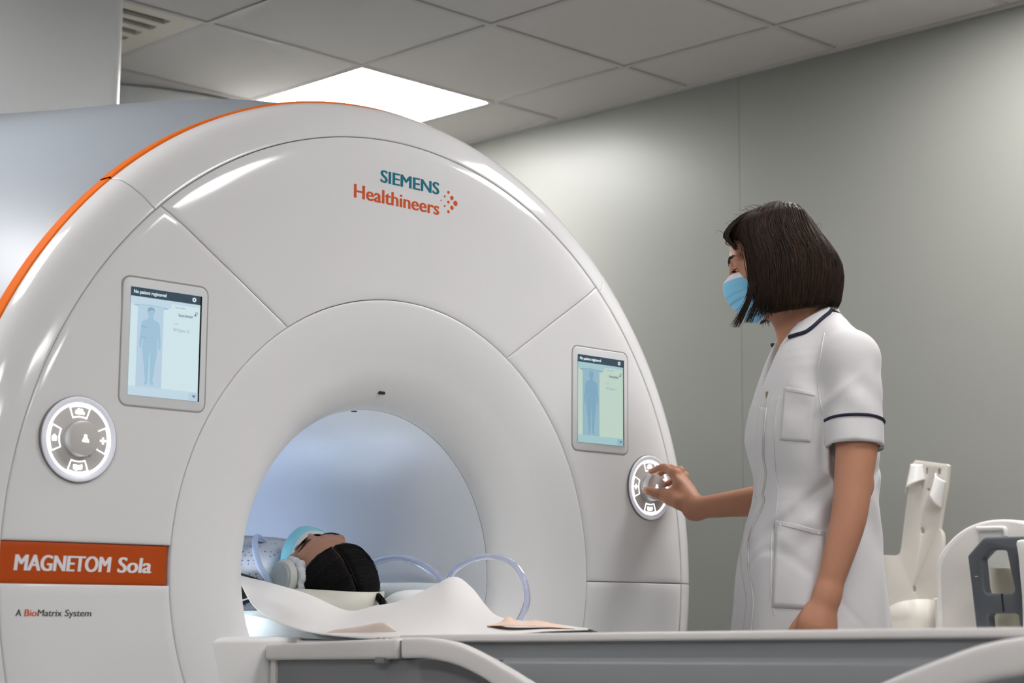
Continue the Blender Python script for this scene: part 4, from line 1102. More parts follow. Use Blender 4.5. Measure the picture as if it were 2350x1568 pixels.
# --- right arm reaching to the dial, hand closed round the knob
SHR = B3(-0.030, -0.165, 1.375)
WRR = np.array((0.752, -0.142, 1.113)); ELR = np.array((0.866, -0.372, 1.140))
KC = np.array((0.7615, dome(0.7615, 1.1665)-0.0026, 1.1665))
FR_ = Field((0.52, -0.56, 1.03), (0.98, 0.015, 1.47), 0.0021)
FR_.chain([SHR, SHR*0.5+ELR*0.5, ELR], [0.047, 0.040, 0.0365], 0.01)
FR_.chain([ELR, ELR*0.75+WRR*0.25, ELR*0.4+WRR*0.6, WRR], [0.0365, 0.0375, 0.0305, 0.0225], 0.012)
FR_.ell(WRR+np.array((0.004, -0.010, -0.016)), (0.009, 0.009, 0.007), None, 0.010)
def contact(deg, y, rr): return np.array((KC[0]+(0.0310+rr)*math.cos(math.radians(deg)), KC[1]+y, KC[2]+(0.0310+rr)*math.sin(math.radians(deg))))
def dp(px, py, y): return np.array(on('y', px, py, y))
MCP = [dp(1545, 1087, -0.078), dp(1557, 1083, -0.076), dp(1567, 1095, -0.070), dp(1572, 1112, -0.062)]
PIP = [dp(1526, 1074, -0.050), dp(1541, 1076, -0.034), dp(1553, 1092, -0.028), dp(1558, 1116, -0.026)]
TIP = [contact(106, -0.014, 0.0068), contact(58, -0.011, 0.0066), contact(10, -0.010, 0.0064), contact(-42, -0.010, 0.0060)]
DIPd = [np.array((0.0, -0.011, 0.007)), np.array((0.006, -0.006, 0.006)), np.array((0.009, -0.005, 0.0)), np.array((0.006, -0.006, -0.002))]
for i in range(4):
    q = (PIP[i]*0.45+TIP[i]*0.55)+DIPd[i]*0.6
    FR_.chain([MCP[i], PIP[i], q, TIP[i]], [0.0102, 0.0088, 0.0076, 0.0066], 0.005)
    FR_.cone(WRR+(MCP[i]-WRR)*0.25, MCP[i], 0.0130, 0.0098, 0.009)
    FR_.ell(MCP[i]+np.array((0.003, -0.004, 0.004)), (0.0088, 0.0088, 0.0088), None, 0.006)
    FR_.ell(PIP[i], (0.0094, 0.0094, 0.0094), None, 0.004)
FR_.cone(WRR, (MCP[0]+MCP[3])/2*0.55+WRR*0.45, 0.023, 0.021, 0.02)
TH0 = WRR+(MCP[0]-WRR)*0.25+np.array((-0.020, 0.010, -0.008)); 
TH1 = dp(1524, 1137, -0.062); TH2 = dp(1500, 1131, -0.043); TH3 = contact(192, -0.019, 0.0072)
FR_.chain([TH0, TH1, TH2], [0.0160, 0.0120, 0.0098], 0.008)
FR_.chain([TH2, TH2*0.4+TH3*0.6+np.array((-0.001, -0.002, 0)), TH3], [0.0100, 0.0098, 0.0072], 0.003)
FR_.cone(WRR+(MCP[0]-WRR)*0.2, TH1, 0.016, 0.012, 0.02)
FR_.cone(MCP[0]*0.7+WRR*0.3, TH1*0.6+TH0*0.4, 0.008, 0.009, 0.014)
body_o = sdf_mesh('body', [FH, FT, FA, FR_], M_SKIN, WOM, 1)
# fingernails on the near hand
def nail(tip, prev, out, w, name='fingernail'):
    d = tip-prev; d /= np.linalg.norm(d); out = out-(out@d)*d; out /= np.linalg.norm(out); s = np.cross(d, out)
    rows = []
    for a in np.linspace(-0.45, 1.0, 7):
        ww = w*math.sqrt(max(0.02, 1-max(0, (a-0.2)/0.9)**2))
        rows.append([tip+d*(a*0.0062)+s*(b*ww)+out*(0.0070-0.0030*b*b-0.0035*max(0, a-0.3)) for b in np.linspace(-1, 1, 7)])
    gridmesh(name, [[tuple(p) for p in r] for r in rows], M_NAIL, body_o, thick=0.0006)
nail(TH3, TH2, np.array((-0.7, -0.65, 0.1)), 0.0048)
nail(TIP[0], PIP[0], np.array((-0.25, -0.3, 0.9)), 0.0042)

# --- eyebrow and lashes
for s in (1, -1):
    bw = []
    for k in range(46):
        t = k/45; y = 0.014+0.040*t
        p0 = np.array((0.1035-0.019*t*t-0.002*t, s*y, 0.0035+0.0080*math.sin(PI*min(1, t*0.8))+rng.normal(0, 0.0012)))
        d = np.array((0.0006, s*0.005, 0.0035-0.004*t))
        bw.append([HF(p0), HF(p0+d*0.6+np.array((0.0008, 0, 0))), HF(p0+d*1.3)])
    strands('eyebrow', bw, 0.0011, M_BROW, body_o, 4)
for s in (1, -1):
    ls = []
    for k in range(20):
        a = -1+2*k/19; p0 = np.array((0.0955-0.006*a*a, s*(0.031+0.0145*a), -0.0145-0.0022*(1-a*a)))
        ls.append([HF(p0), HF(p0+np.array((0.004, s*0.001*a, -0.0018))), HF(p0+np.array((0.0075, s*0.002*a, -0.0014)))])
    strands('eyelashes', ls, 0.0007, M_BROW, body_o, 4)
face_mask(HF, WOM, M_MASK, M_MASKW)

# --- bob haircut
def sil_tab(rows, rot, expo):
    """rows: (photo y, left x, right x, half width across) -> (z, centre, half depth, half width, exponent); rot = turn from true profile"""
    T = []
    for py, xl, xr, b in rows:
        A_, B_ = (pw(px_, py, 0.0)-PB0 for px_ in (xl, xr)); fa, fb = A_@pf, B_@pf
        h = (fa-fb)/2*math.cos(rot); a = math.sqrt(max((h*0.6)**2, h*h-(b*math.sin(rot))**2))/math.cos(rot)
        T.append(((A_[2]+B_[2])/2, (fa+fb)/2, a, b, expo))
    return sorted(T)
RT = math.radians(15)
hair_tab = sil_tab([(464.5, 1776, 1792, .012), (467, 1766, 1806, .026), (471, 1754, 1818, .040), (478, 1738, 1830, .054), (490, 1712, 1845, .068), (505, 1690, 1857, .077), (520, 1674, 1868, .084), (540, 1664, 1882, .090), (560, 1662, 1898, .094), (585, 1664, 1916, .098), (610, 1668, 1928, .100), (640, 1672, 1932, .100), (670, 1676, 1930, .097), (695, 1680, 1926, .092), (715, 1690, 1916, .086), (740, 1700, 1905, .08)], RT, 2.35)
hs = stack(hair_tab); Zh = np.array([t[0] for t in hair_tab])
def hair_fn(X, Y, Z):
    f, l, z = loc(X, Y, Z)
    d = hs(X, Y, Z)
    az = np.arctan2(l, f-0.04)
    d = d+0.0013*np.sin(az*47+3*np.sin(z*40))+0.0009*np.sin(az*83+1.3)
    return np.maximum(d, z-(Zh.max()-0.0015))
def hair_cut(X, Y, Z):
    """volume taken out for face, neck and below the cut line"""
    f, l, z = loc(X, Y, Z)
    hair_low = 1.487+np.clip((0.06-f), -0.1, 0.2)*0.16-np.clip(f-0.07, 0, 1)*0.10
    a = z-hair_low                                           # below the cut: negative
    face = np.maximum(np.maximum(np.abs(l+0.10)-0.170, 0.055-f), z-(1.645-0.25*np.clip(l, -0.02, 0.1)))
    core = np.maximum(np.maximum(np.abs(l)-0.066, np.abs(f-0.03)-0.062), z-1.60)
    side = np.maximum(np.maximum(0.150-f, 0.02-l), z-1.625)      # the curtain's front edge
    return np.minimum(np.minimum(np.minimum(a, face), core), side)
FHr = Field(B3(0.03, 0, 0)-np.array((0.19, 0.19, -1.43)), B3(0.03, 0, 0)+np.array((0.19, 0.19, 1.74)), 0.003)
FHr.func(hair_fn, B3(0.03, 0, 0)-np.array((0.19, 0.19, -1.44)), B3(0.03, 0, 0)+np.array((0.19, 0.19, 1.735)), 0.0)
FHr.func(hair_cut, B3(0.03, 0, 0)-np.array((0.2, 0.2, -1.42)), B3(0.03, 0, 0)+np.array((0.2, 0.2, 1.745)), 0.006, 'sub')
hair_o = sdf_mesh('hair', [FHr], M_HAIR, WOM, 1); hair_o['label'] = 'dark brown chin-length bob'
def hair_surf(az, z, out=0.0):
    c, a, b, e = [np.interp(z, Zh, np.array([t[i] for t in hair_tab])) for i in (1, 2, 3, 4)]
    ca, sa = math.cos(az), math.sin(az)
    q = (abs(ca/(a+out))**e+abs(sa/(b+out))**e)**(-1/e)
    return B3(c+q*ca, q*sa, z)
cs1 = []; cs2 = []
for k in range(2600):
    az = rng.uniform(-PI, PI)
    front = abs(az) < 0.62
    if -1.15 < az < 0.66: continue
    jit = rng.normal(0, 0.010)
    fpos = math.cos(az)*0.1
    zlow = 1.487+min(0.02, max(-0.02, (0.03-fpos)*0.16))+rng.normal(0, 0.0045)
    zhi = rng.uniform(1.58, 1.715); n = 14; c = []
    out = abs(rng.normal(0, 0.0010))
    for i in range(n):
        t = i/(n-1); z = zhi+(zlow-zhi)*t
        c.append(hair_surf(az+jit*t+0.02*math.sin(7*t+k), max(z, 1.465), out+0.0006*math.sin(2*t*PI+k)))
    (cs2 if rng.random() < 0.3 else cs1).append(c)
strands('hair_strands', cs1, 0.0009, M_HAIR, hair_o, 3)
st2 = strands('hair_strands', cs2, 0.0008, M_HAIRT, hair_o, 3)
# long front locks swinging forward under the mask, and the fringe edge over the temple
lk = []
for k in range(150):
    g = 0.0 if rng.random() < 0.55 else 1.0
    az = (0.70 if g == 0 else 0.86)+rng.normal(0, 0.05)
    c = [hair_surf(az+0.03*math.sin(3*i/9+k), 1.69-(1.69-1.545)*i/9, abs(rng.normal(0, 0.0008))) for i in range(10)]
    e = pw((1688 if g == 0 else 1716)+rng.normal(0, 6), (753 if g == 0 else 744)-abs(rng.normal(0, 7)), 0.062)
    m_ = c[-1]*0.45+e*0.55+plft*0.004+pf*(-0.006)+np.array((0, 0, 0.004))
    lk.append(c+catmull([c[-1], m_, e], 4)[1:])
strands('front_lock', lk, 0.0009, M_HAIR, hair_o, 3)
lk = []
for k in range(50):                                           # strands over the lower mask
    az = 0.98+rng.normal(0, 0.07)
    c = [hair_surf(az, 1.68-(1.68-1.54)*i/8, abs(rng.normal(0, 0.0008))) for i in range(9)]
    e = pw(1752+rng.normal(0, 9), 731+rng.normal(0, 6), 0.070)
    lk.append(c+catmull([c[-1], (c[-1]+e)/2+plft*0.004, e], 4)[1:])
strands('side_lock', lk, 0.0009, M_HAIR, hair_o, 3)
fly = []
for k in range(46):                                           # stray hairs round the crown
    px = rng.uniform(1655, 1900); top = np.interp(px, [1655, 1665, 1700, 1740, 1790, 1830, 1870, 1900], [545, 522, 495, 473, 464, 478, 515, 560])
    a = rng.uniform(-0.03, 0.03)
    P = [pw(px+12, top+12, a), pw(px+rng.normal(0, 6), top-rng.uniform(-2, 5), a), pw(px-14+rng.normal(0, 6), top-rng.uniform(-4, 8), a)]
    fly.append(catmull(P, 4))
strands('stray_hairs', fly, 0.00035, M_HAIRT, hair_o, 3)
fr_ = []
for k in range(420):                                          # hair swept forward over the brow and round to the temple
    l = rng.uniform(-0.06, 0.055); j = rng.normal(0, 1, 4)
    lo = max(0.0, l+0.03)
    P = [pw(1745, 484+3*j[0], l*0.3), pw(1700+2*j[1], 503+3*j[0], l*0.7), pw(1672+2*j[1], 527+2*j[2], l), pw(1664+2*j[3]+100*lo, 541+3*j[2]+150*lo, l*1.05), pw(1676+3*j[1]+190*lo, 553+3*j[3]+250*lo, l*1.1+0.01)]
    fr_.append(catmull(P, 5))
strands('hairline', fr_, 0.0010, M_HAIR, hair_o, 3)
# --- tunic
tun_tab = sil_tab([(1600, 1664, 2052, .215), (1440, 1678, 2036, .198), (1380, 1685, 2030, .192), (1330, 1690, 2026, .186), (1280, 1697, 2021, .180), (1240, 1704, 2017, .174), (1200, 1714, 2011, .168), (1160, 1728, 2011, .162), (1130, 1732, 2012, .160), (1100, 1731, 2013, .160), (1060, 1724, 2012, .163), (1010, 1716, 2010, .168), (970, 1718, 2006, .171), (930, 1724, 2000, .172), (890, 1735, 1990, .170), (860, 1745, 1976, .164), (835, 1754, 1966, .152), (815, 1763, 1957, .135), (798, 1771, 1949, .115), (780, 1782, 1942, .096), (765, 1792, 1938, .083), (748, 1804, 1933, .070), (735, 1814, 1929, .062)], RT, 2.3)
ZTT = tun_tab[-1][0]
ts = stack(tun_tab)
def folds(f, l, z):
    # drag lines from the hip pocket up to the under-arm, soft vertical undulation below the waist
    w = np.exp(-((z-1.10)/0.10)**2)*(l > 0)
    u = z-1.09-0.95*(0.02-f)
    d = -0.0065*w*np.exp(-((u-0.035)/0.016)**2)-0.0070*w*np.exp(-((u+0.045)/0.015)**2)+0.0045*w*np.exp(-((u-0.002)/0.02)**2)
    az = np.arctan2(l, f)
    d = d+0.0055*np.clip((1.02-z)/0.25, 0, 1)*np.sin(az*9+2.0*np.sin(z*9))
    d = d+0.0022*np.sin(az*5+z*38+1.2*np.sin(z*17))*np.clip(1-np.abs(z-1.05)/0.3, 0, 1)
    d = d-0.0035*np.exp(-((z-0.905-0.10*np.sin(az*2))/0.010)**2)*np.exp(-((az-0.9)/0.7)**2)
    return d
def tunic_fn(X, Y, Z):
    f, l, z = loc(X, Y, Z)
    d = ts(X, Y, Z)-folds(f, l, z)
    # bust and loose front fullness
    d = d-0.004*np.exp(-((z-1.235)/0.055)**2)*np.exp(-((np.abs(l)-0.075)/0.05)**2)*(f > 0)
    return np.maximum(d, np.maximum(0.64-z, z-ZTT))
FTu = Field(PB0+np.array((-0.34, -0.34, 0.62)), PB0+np.array((0.34, 0.34, 1.50)), 0.0042)
FTu.func(tunic_fn, PB0+np.array((-0.33, -0.33, 0.63)), PB0+np.array((0.33, 0.33, 1.49)), 0.0)
# sleeves
def sleeve(F, sh, el, fold):
    ax = el-sh; L = np.linalg.norm(ax); ax /= L
    mid = sh+ax*0.10; end = sh+ax*0.178
    bk = pf*-0.006
    F.cone(sh+np.array((0, 0, 0.004)), B3(-0.030, math.copysign(0.055, (sh-PB0)@plft), 1.435), 0.053, 0.046, 0.03)
    F.chain([sh+bk, mid+bk*1.4, end+ax*0.03+bk*1.4], [0.054, 0.0545, 0.0545], 0.02)
    end = end+bk*1.4
    cut = end
    return ax, end
axL, endL = sleeve(FTu, SHL, ELL, 1)
axR, endR = sleeve(FTu, SHR, ELR, 1)
# cut the sleeve ends and hollow them
for ax, end in ((axL, endL), (axR, endR)):
    def cutter(X, Y, Z, ax=ax, end=end):
        t = (X-end[0])*ax[0]+(Y-end[1])*ax[1]+(Z-end[2])*ax[2]
        rr = np.sqrt(np.maximum((X-end[0])**2+(Y-end[1])**2+(Z-end[2])**2-t*t, 0))
        return np.maximum(-t, rr-0.085) if ax is axL else np.maximum(-t, rr-0.10)
    lo = end-0.13; hi = end+0.13
    f0, l0, _ = loc(*end)
    def cutter2(X, Y, Z, ax=ax, end=end):
        f, l, z = loc(X, Y, Z)
        return np.maximum(cutter(X, Y, Z), 0.012-ts(X, Y, Z))          # spare the body of the tunic
    FTu.func(cutter2, lo, hi, 0.003, 'sub')
    FTu.cone(end-ax*0.05, end+ax*0.05, 0.046, 0.0505, 0.003, 'sub')
# creases of the sleeve cloth
def crease(X, Y, Z, c, ax, s):
    t = (X-c[0])*ax[0]+(Y-c[1])*ax[1]+(Z-c[2])*ax[2]; f, l, z = loc(X, Y, Z)
    w = np.exp(-((t-0.085)/0.05)**2)*(np.abs(l) > 0.13)
    return w*(0.0030*np.sin(70*(t+0.9*(f+0.03))+1.0)*np.sin(26*(f-0.4*t)+0.5)-0.0026*np.exp(-((t-0.06-0.8*(f+0.02))/0.010)**2))
gx = np.meshgrid(*[FTu.lo[i]+FTu.h*np.arange(FTu.n[i], dtype=np.float32) for i in range(3)], indexing='ij', sparse=True)
for c_, ax_ in ((SHL, axL), (SHR, axR)): FTu.d += crease(*gx, c_, ax_, 1).astype(np.float32)
# re-add the torso wall where the sleeve bore grazed it
FTu.func(lambda X, Y, Z: np.maximum(tunic_fn(X, Y, Z), Z-1.30), PB0+np.array((-0.33, -0.33, 0.63)), PB0+np.array((0.33, 0.33, 1.31)), 0.004)
# neck opening: round the neck and a short V in front
FTu.cone(B3(-0.012, 0, 1.452), B3(0.012, 0, 1.53), 0.054, 0.062, 0.006, 'sub')
def vneck(X, Y, Z):
    f, l, z = loc(X, Y, Z)
    w = np.clip((z-1.335)/0.10, 0, 1)*0.030
    return np.maximum(np.maximum(np.abs(l-0.010)-w-0.001, 1.338-z), 0.02-f)
FTu.func(vneck, B3(0.06, 0, 0)-np.array((0.14, 0.14, -1.30)), B3(0.06, 0, 0)+np.array((0.14, 0.14, 1.50)), 0.004, 'sub')
tunic = sdf_mesh('tunic', [FTu], M_CLOTH, WOM, 2); tunic['label'] = 'white short sleeved tunic with navy trim'
TB = bvh(tunic)
def onto(p, d, off=0.0):
    """first hit of the tunic from p along d"""
    h = TB.ray_cast(Vector(p), Vector(d).normalized())
    if h[0] is None: return None
    return np.array(h[0])-np.array(Vector(d).normalized())*off
def tun_px(px, py, off=0.001):
    """point of the tunic seen at a photo pixel, lifted off by off along the surface normal"""
    d = ray(px, py).normalized()
    h = TB.ray_cast(CAM+d*2.5, d)
    if h[0] is None: return None
    n = h[1] if h[1].dot(d) < 0 else -h[1]
    return np.array(h[0]+n*off)
def ribbon(name, pts, width, m, parent, off=0.001, thick=0.001, n=5):
    """flat band laid on the tunic along photo points; width in metres, across the band in the picture"""
    P = catmull([np.array((a, b, 0.)) for a, b in pts], n); rows = []
    for i, p in enumerate(P):
        t = P[min(i+1, len(P)-1)]-P[max(i-1, 0)]; t /= np.linalg.norm(t)+1e-9; s = np.array((-t[1], t[0], 0)); hw = width/2*FOC/3.72
        row = [tun_px(*(p+s*hw*k)[:2], off) for k in (-1, -0.5, 0, 0.5, 1)]
        if any(r is None for r in row): continue
        rows.append(row)
    if len(rows) > 1: return gridmesh(name, rows, m, parent, thick=thick)
def cord(name, pts, r, m, parent, off=0.0, n=5):
    P = catmull([np.array((a, b, 0.)) for a, b in pts], n)
    Q = [tun_px(p[0], p[1], off) for p in P]; Q = [q for q in Q if q is not None]
    if len(Q) > 2: return sweep(name, Q, r, m, parent, 8)
# front placket with its zip
pl_pts = [(1784, 842), (1774, 868), (1766, 900), (1759, 935), (1755, 970), (1752, 1010), (1752, 1050), (1757, 1085), (1755, 1110), (1750, 1135), (1753, 1150), (1743, 1175), (1728, 1205), (1719, 1235), (1717, 1270), (1719, 1310), (1725, 1345), (1729, 1380), (1726, 1420), (1723, 1450), (1722, 1500), (1720, 1580)]
ribbon('placket', [(x-7, y) for x, y in pl_pts[3:]], 0.016, M_CLOTH, tunic, 0.0010, 0.0016)
cord('placket_edge', pl_pts[2:], 0.0018, mat('zip_beige', (0.42, 0.40, 0.36), 0.6), tunic, 0.0008)
z0_ = tun_px(1762, 900, 0.002)
if z0_ is not None:
    sweep('zip_pull', [z0_, z0_+np.array((0, 0, -0.012)), z0_+np.array((0.001, 0, -0.03))], 0.003, mat('zip_brass', (0.35, 0.27, 0.18), 0.35, metal=0.8), tunic, 8)
# princess seam, pocket edges
cord('seam', [(1790, 905), (1782, 945), (1778, 985), (1777, 1030), (1780, 1080), (1786, 1130), (1781, 1180), (1772, 1230), (1770, 1290), (1770, 1350), (1778, 1412)], 0.0011, M_CLOTH, tunic, 0.0006)
def pocket(name, poly, off, parent):
    rows = []
    for t in np.linspace(0, 1, 16):
        L_ = np.array(poly[0])*(1-t)+np.array(poly[1])*t; R_ = np.array(poly[3])*(1-t)+np.array(poly[2])*t
        row = [tun_px(*(L_*(1-s)+R_*s), off) for s in np.linspace(0, 1, 14)]
        if any(r is None for r in row): continue
        rows.append(row)
    if len(rows) > 2: return gridmesh(name, rows, M_CLOTH, parent, thick=0.0014)
pocket('breast_pocket', [(1801, 889), (1790, 1010), (1860, 1015), (1872, 903)], 0.0008, tunic)
pocket('hip_pocket', [(1780, 1196), (1772, 1395), (1893, 1400), (1893, 1222)], 0.0010, tunic)
ribbon('pocket_hem', [(1802, 893), (1835, 898), (1871, 906)], 0.008, M_CLOTH, tunic, 0.0018, 0.0010)
ribbon('pocket_hem', [(1781, 1200), (1830, 1210), (1891, 1226)], 0.010, M_CLOTH, tunic, 0.0020, 0.0010)
cord('seam', [(1892, 765), (1884, 810), (1876, 860), (1880, 910), (1890, 950)], 0.0013, M_CLOTH, tunic, 0.0002)
# sleeve cuffs with navy piping
def cuff(ax, end, r, sh):
    u = np.cross(ax, (0, 0, 1.0)); u /= np.linalg.norm(u); v = np.cross(ax, u)
    C = []; D = []
    for k in range(49):
        a = 2*PI*k/48; d = u*math.cos(a)+v*math.sin(a)
        row = []
        for t in np.linspace(-0.052, 0.0, 8):
            o = end+ax*t
            h = TB.ray_cast(Vector(o+d*0.12), Vector(-d))
            q = np.array(h[0]) if h[0] is not None and (np.array(h[0])-o)@d > 0.045 and (np.array(h[0])-o)@d < 0.0595 else o+d*r
            if (q-o)@d > 0.060: q = o+d*0.060
            row.append(q+d*0.0008)
        C.append(row); D.append(row[0]+d*0.0012)
    gridmesh('cuff', C, M_CLOTH, tunic, thick=0.0012)
    sweep('piping', D, 0.0030, M_NAVY, tunic, 8)['label'] = 'navy piping'
cuff(axL, endL, 0.0545, 0); cuff(axR, endR, 0.0545, 0)
# collar: lies round the neck, navy outer edge
def lfz(px, py, lat):
    q = pw(px, py, lat)-PB0; return np.array((lat, q@pf, q[2]))
co = [lfz(*q) for q in ((1809, 792, .030), (1828, 790, .058), (1851, 785, .076), (1868, 773, .083), (1884, 755, .084), (1902, 727, .072), (1915, 716, .050))]+[lfz(1926, 722, .025), lfz(1930, 730, .0)]
ci = [lfz(*q) for q in ((1805, 780, .022), (1815, 764, .042), (1829, 748, .054), (1846, 735, .060), (1866, 723, .061), (1886, 711, .052), (1902, 703, .038))]+[lfz(1914, 699, .020), lfz(1918, 699, .0)]
ci = catmull(ci, 5); co = catmull(co, 5)
ci = ci+[p*[-1, 1, 1] for p in reversed(ci[:-1])]; co = co+[p*[-1, 1, 1] for p in reversed(co[:-1])]
def settle(p):
    q = B3(p[1], p[0], p[2]); h = TB.find_nearest(Vector(q))
    nq, nn = np.array(h[0]), np.array(h[1])
    if (q-nq)@nn < 0.004: q = nq+nn*0.004
    return q
rows = []; edge = []
for a, b in zip(ci, co):
    A_, B_ = B3(a[1], a[0], a[2]), settle(b)
    M_ = (A_+B_)/2+np.array((0, 0, 0.004))+(M_off if False else 0)
    col = catmull([A_-np.array((0, 0, 0.022)), A_, M_, B_], 5); rows.append(col); edge.append(B_)
gridmesh('collar', rows, M_CLOTH, tunic, thick=0.0025)
sweep('piping', edge, 0.0036, M_NAVY, tunic, 8)['label'] = 'navy collar piping'
# trousers and shoes (below the table line)
M_TROU = mat('trouser_navy', (0.015, 0.018, 0.04), 0.8)
FP = Field(PB0+np.array((-0.3, -0.3, 0.02)), PB0+np.array((0.3, 0.3, 0.86)), 0.008)
for s in (1, -1): FP.chain([B3(0.0, s*0.085, 0.80), B3(0.012, s*0.088, 0.48), B3(-0.005, s*0.088, 0.09)], [0.105, 0.078, 0.066], 0.03)
sdf_mesh('trousers', [FP], M_TROU, WOM, 1)
for s in (1, -1):
    FS = Field(B3(0.05, s*0.088, 0)-np.array((0.2, 0.2, 0.004)), B3(0.05, s*0.088, 0)+np.array((0.2, 0.2, 0.12)), 0.006)
    FS.chain([B3(-0.04, s*0.086, 0.042), B3(0.06, s*0.088, 0.042), B3(0.14, s*0.092, 0.036)], [0.041, 0.040, 0.033], 0.02)
    sdf_mesh('shoe', [FS], mat('shoe_black', (0.02, 0.02, 0.02), 0.5), WOM, 1)
adopt(WOM)

# ------------------------------------------------------------------ the lying patient (head towards the viewer, feet in the bore)
HP = Frame((0.006, 0.228, 0.936), (-0.40, 0.06, 1.0), (-0.22, -1.0, 0.0))
PAT = thing('person', 'lying person with parted black hair, patterned gown and pale blue face mask inside the bore', 'person', (0, 0.9, zt(0.9)))
zb = lambda y: zt(y)+0.028
FPh = Field((-0.16, 0.05, 0.82), (0.16, 0.52, 1.10), 0.003)
head_prims(FPh, HP)
FPh.chain([(0, 0.29, 0.925), (0, 0.40, 0.925)], [0.052, 0.058], 0.03)
FPb = Field((-0.30, 0.34, 0.80), (0.30, 1.56, 1.12), 0.008)
FPb.chain([(0, 0.40, 0.93), (0, 0.46, 0.94)], [0.06, 0.08], 0.04)
for s in (1, -1):
    FPb.cone((0, 0.46, 0.93), (s*0.15, 0.48, 0.93), 0.055, 0.045, 0.03)
    FPb.chain([(s*0.165, 0.49, 0.93), (s*0.205, 0.72, 0.915), (s*0.19, 0.95, 0.925)], [0.048, 0.038, 0.026], 0.02)
    FPb.cone((s*0.19, 0.95, 0.925), (s*0.18, 1.05, 0.922), 0.026, 0.02, 0.02)
    for q in range(4): FPb.cone((s*(0.165+0.012*q), 1.04, 0.918), (s*(0.165+0.012*q), 1.10-0.008*abs(q-1.5), 0.912), 0.0095, 0.0085, 0.004)
    FPb.cone((s*0.16, 0.99, 0.925), (s*0.145, 1.05, 0.92), 0.014, 0.011, 0.01)
    FPb.chain([(s*0.085, 0.98, 0.935), (s*0.085, 1.28, 0.93), (s*0.085, 1.50, 0.91)], [0.085, 0.06, 0.045], 0.03)
FPb.ell((0, 0.60, 0.945), (0.15, 0.20, 0.075), None, 0.05); FPb.ell((0, 0.88, 0.935), (0.155, 0.20, 0.075), None, 0.05)
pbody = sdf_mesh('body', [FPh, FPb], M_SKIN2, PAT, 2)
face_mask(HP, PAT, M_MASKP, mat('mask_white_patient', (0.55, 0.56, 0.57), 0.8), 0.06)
for s in (1, -1):
    bw = []
    for k in range(40):
        t = k/39; y = 0.014+0.040*t
        p0 = np.array((0.1035-0.019*t*t-0.002*t, s*y, 0.0045+0.0070*math.sin(PI*min(1, t*0.8))+rng.normal(0, 0.0009)))
        d = np.array((0.0006, s*0.005, 0.003-0.004*t)); bw.append([HP(p0), HP(p0+d*0.6), HP(p0+d*1.2)])
    strands('eyebrow', bw, 0.0008, M_BROW, pbody, 4)
for s in (1, -1):
    ls = []
    for k in range(20):
        a = -1+2*k/19; p0 = np.array((0.0955-0.006*a*a, s*(0.031+0.0145*a), -0.0145-0.0022*(1-a*a)))
        ls.append([HP(p0), HP(p0+np.array((0.003, s*0.001*a, -0.0018))), HP(p0+np.array((0.005, s*0.002*a, -0.0020)))])
    strands('eyelashes', ls, 0.0006, M_BROW, pbody, 4)
# hair cap with a centre parting
FC = Field((-0.15, 0.06, 0.82), (0.15, 0.36, 1.08), 0.0028)
def cap(X, Y, Z):
    x, y, z = HP.inv(X, Y, Z)
    q = np.sqrt(((x+0.004)/0.099)**2+(y/0.087)**2+((z-0.020)/0.095)**2); d = (q-1)*0.087
    lim = 0.010+0.50*(x-0.02)+0.05*np.maximum(0, 0.07-np.abs(y))-0.12*np.abs(y)    # hairline over forehead and temples
    hl = lim-z+0.020
    part = np.abs(y-0.002)-0.0030+0.0012*np.sin(x*90)
    d = np.maximum(d, hl*0.8)
    return np.maximum(d, -np.maximum(part, 0.030-(x+0.08)))
FC.func(cap, (-0.145, 0.065, 0.825), (0.145, 0.355, 1.075), 0.0)
ph = sdf_mesh('hair', [FC], M_BLACK, PAT, 1); ph['label'] = 'black hair with a centre parting'
def caps(x, y, z, out):
    v = np.array(((x+0.004)/0.099, y/0.087, (z-0.020)/0.095)); v /= np.linalg.norm(v)
    return np.array((-0.004+v[0]*(0.099+out), v[1]*(0.087+out), 0.020+v[2]*(0.095+out)))
hs1 = []
for k in range(1500):
    s = 1 if rng.random() < 0.5 else -1
    t = rng.uniform(0, 1)                          # along the parting from forehead to crown-back
    ang0 = math.radians(30+112*t); c = []
    base = np.array((-0.004+0.099*math.cos(ang0), 0.0, 0.020+0.095*math.sin(ang0)))
    out = 0.0006+abs(rng.normal(0, 0.0014))
    L = rng.uniform(0.5, 1.0)
    for i in range(10):
        u = i/9*L; e = 1.50*u
        x = base[0]*(1-0.45*u)-0.055*u*u; z = base[2]*(math.cos(e)**0.6 if e < 1.5 else 0)-0.02*u
        y = s*(0.0045+0.086*math.sin(e))
        c.append(HP(caps(x, y, z, out)))
    hs1.append(c)
strands('hair_strands', hs1, 0.0007, M_BLACK, ph, 3)
fz = []
for k in range(40):
    s = rng.uniform(-0.06, 0.06); a = caps(0.06+rng.uniform(-0.05, 0.02), s, 0.10, 0.001); n = np.array((0.5, s*4, 0.6)); n /= np.linalg.norm(n)
    fz.append(catmull([HP(a), HP(a+n*0.006+np.array((0.0, 0.004, 0.006))), HP(a+n*0.010+np.array((-0.006, 0.012*rng.normal(), 0.012)))], 4))
strands('stray_hairs', fz, 0.0003, M_BLACK, ph, 3)
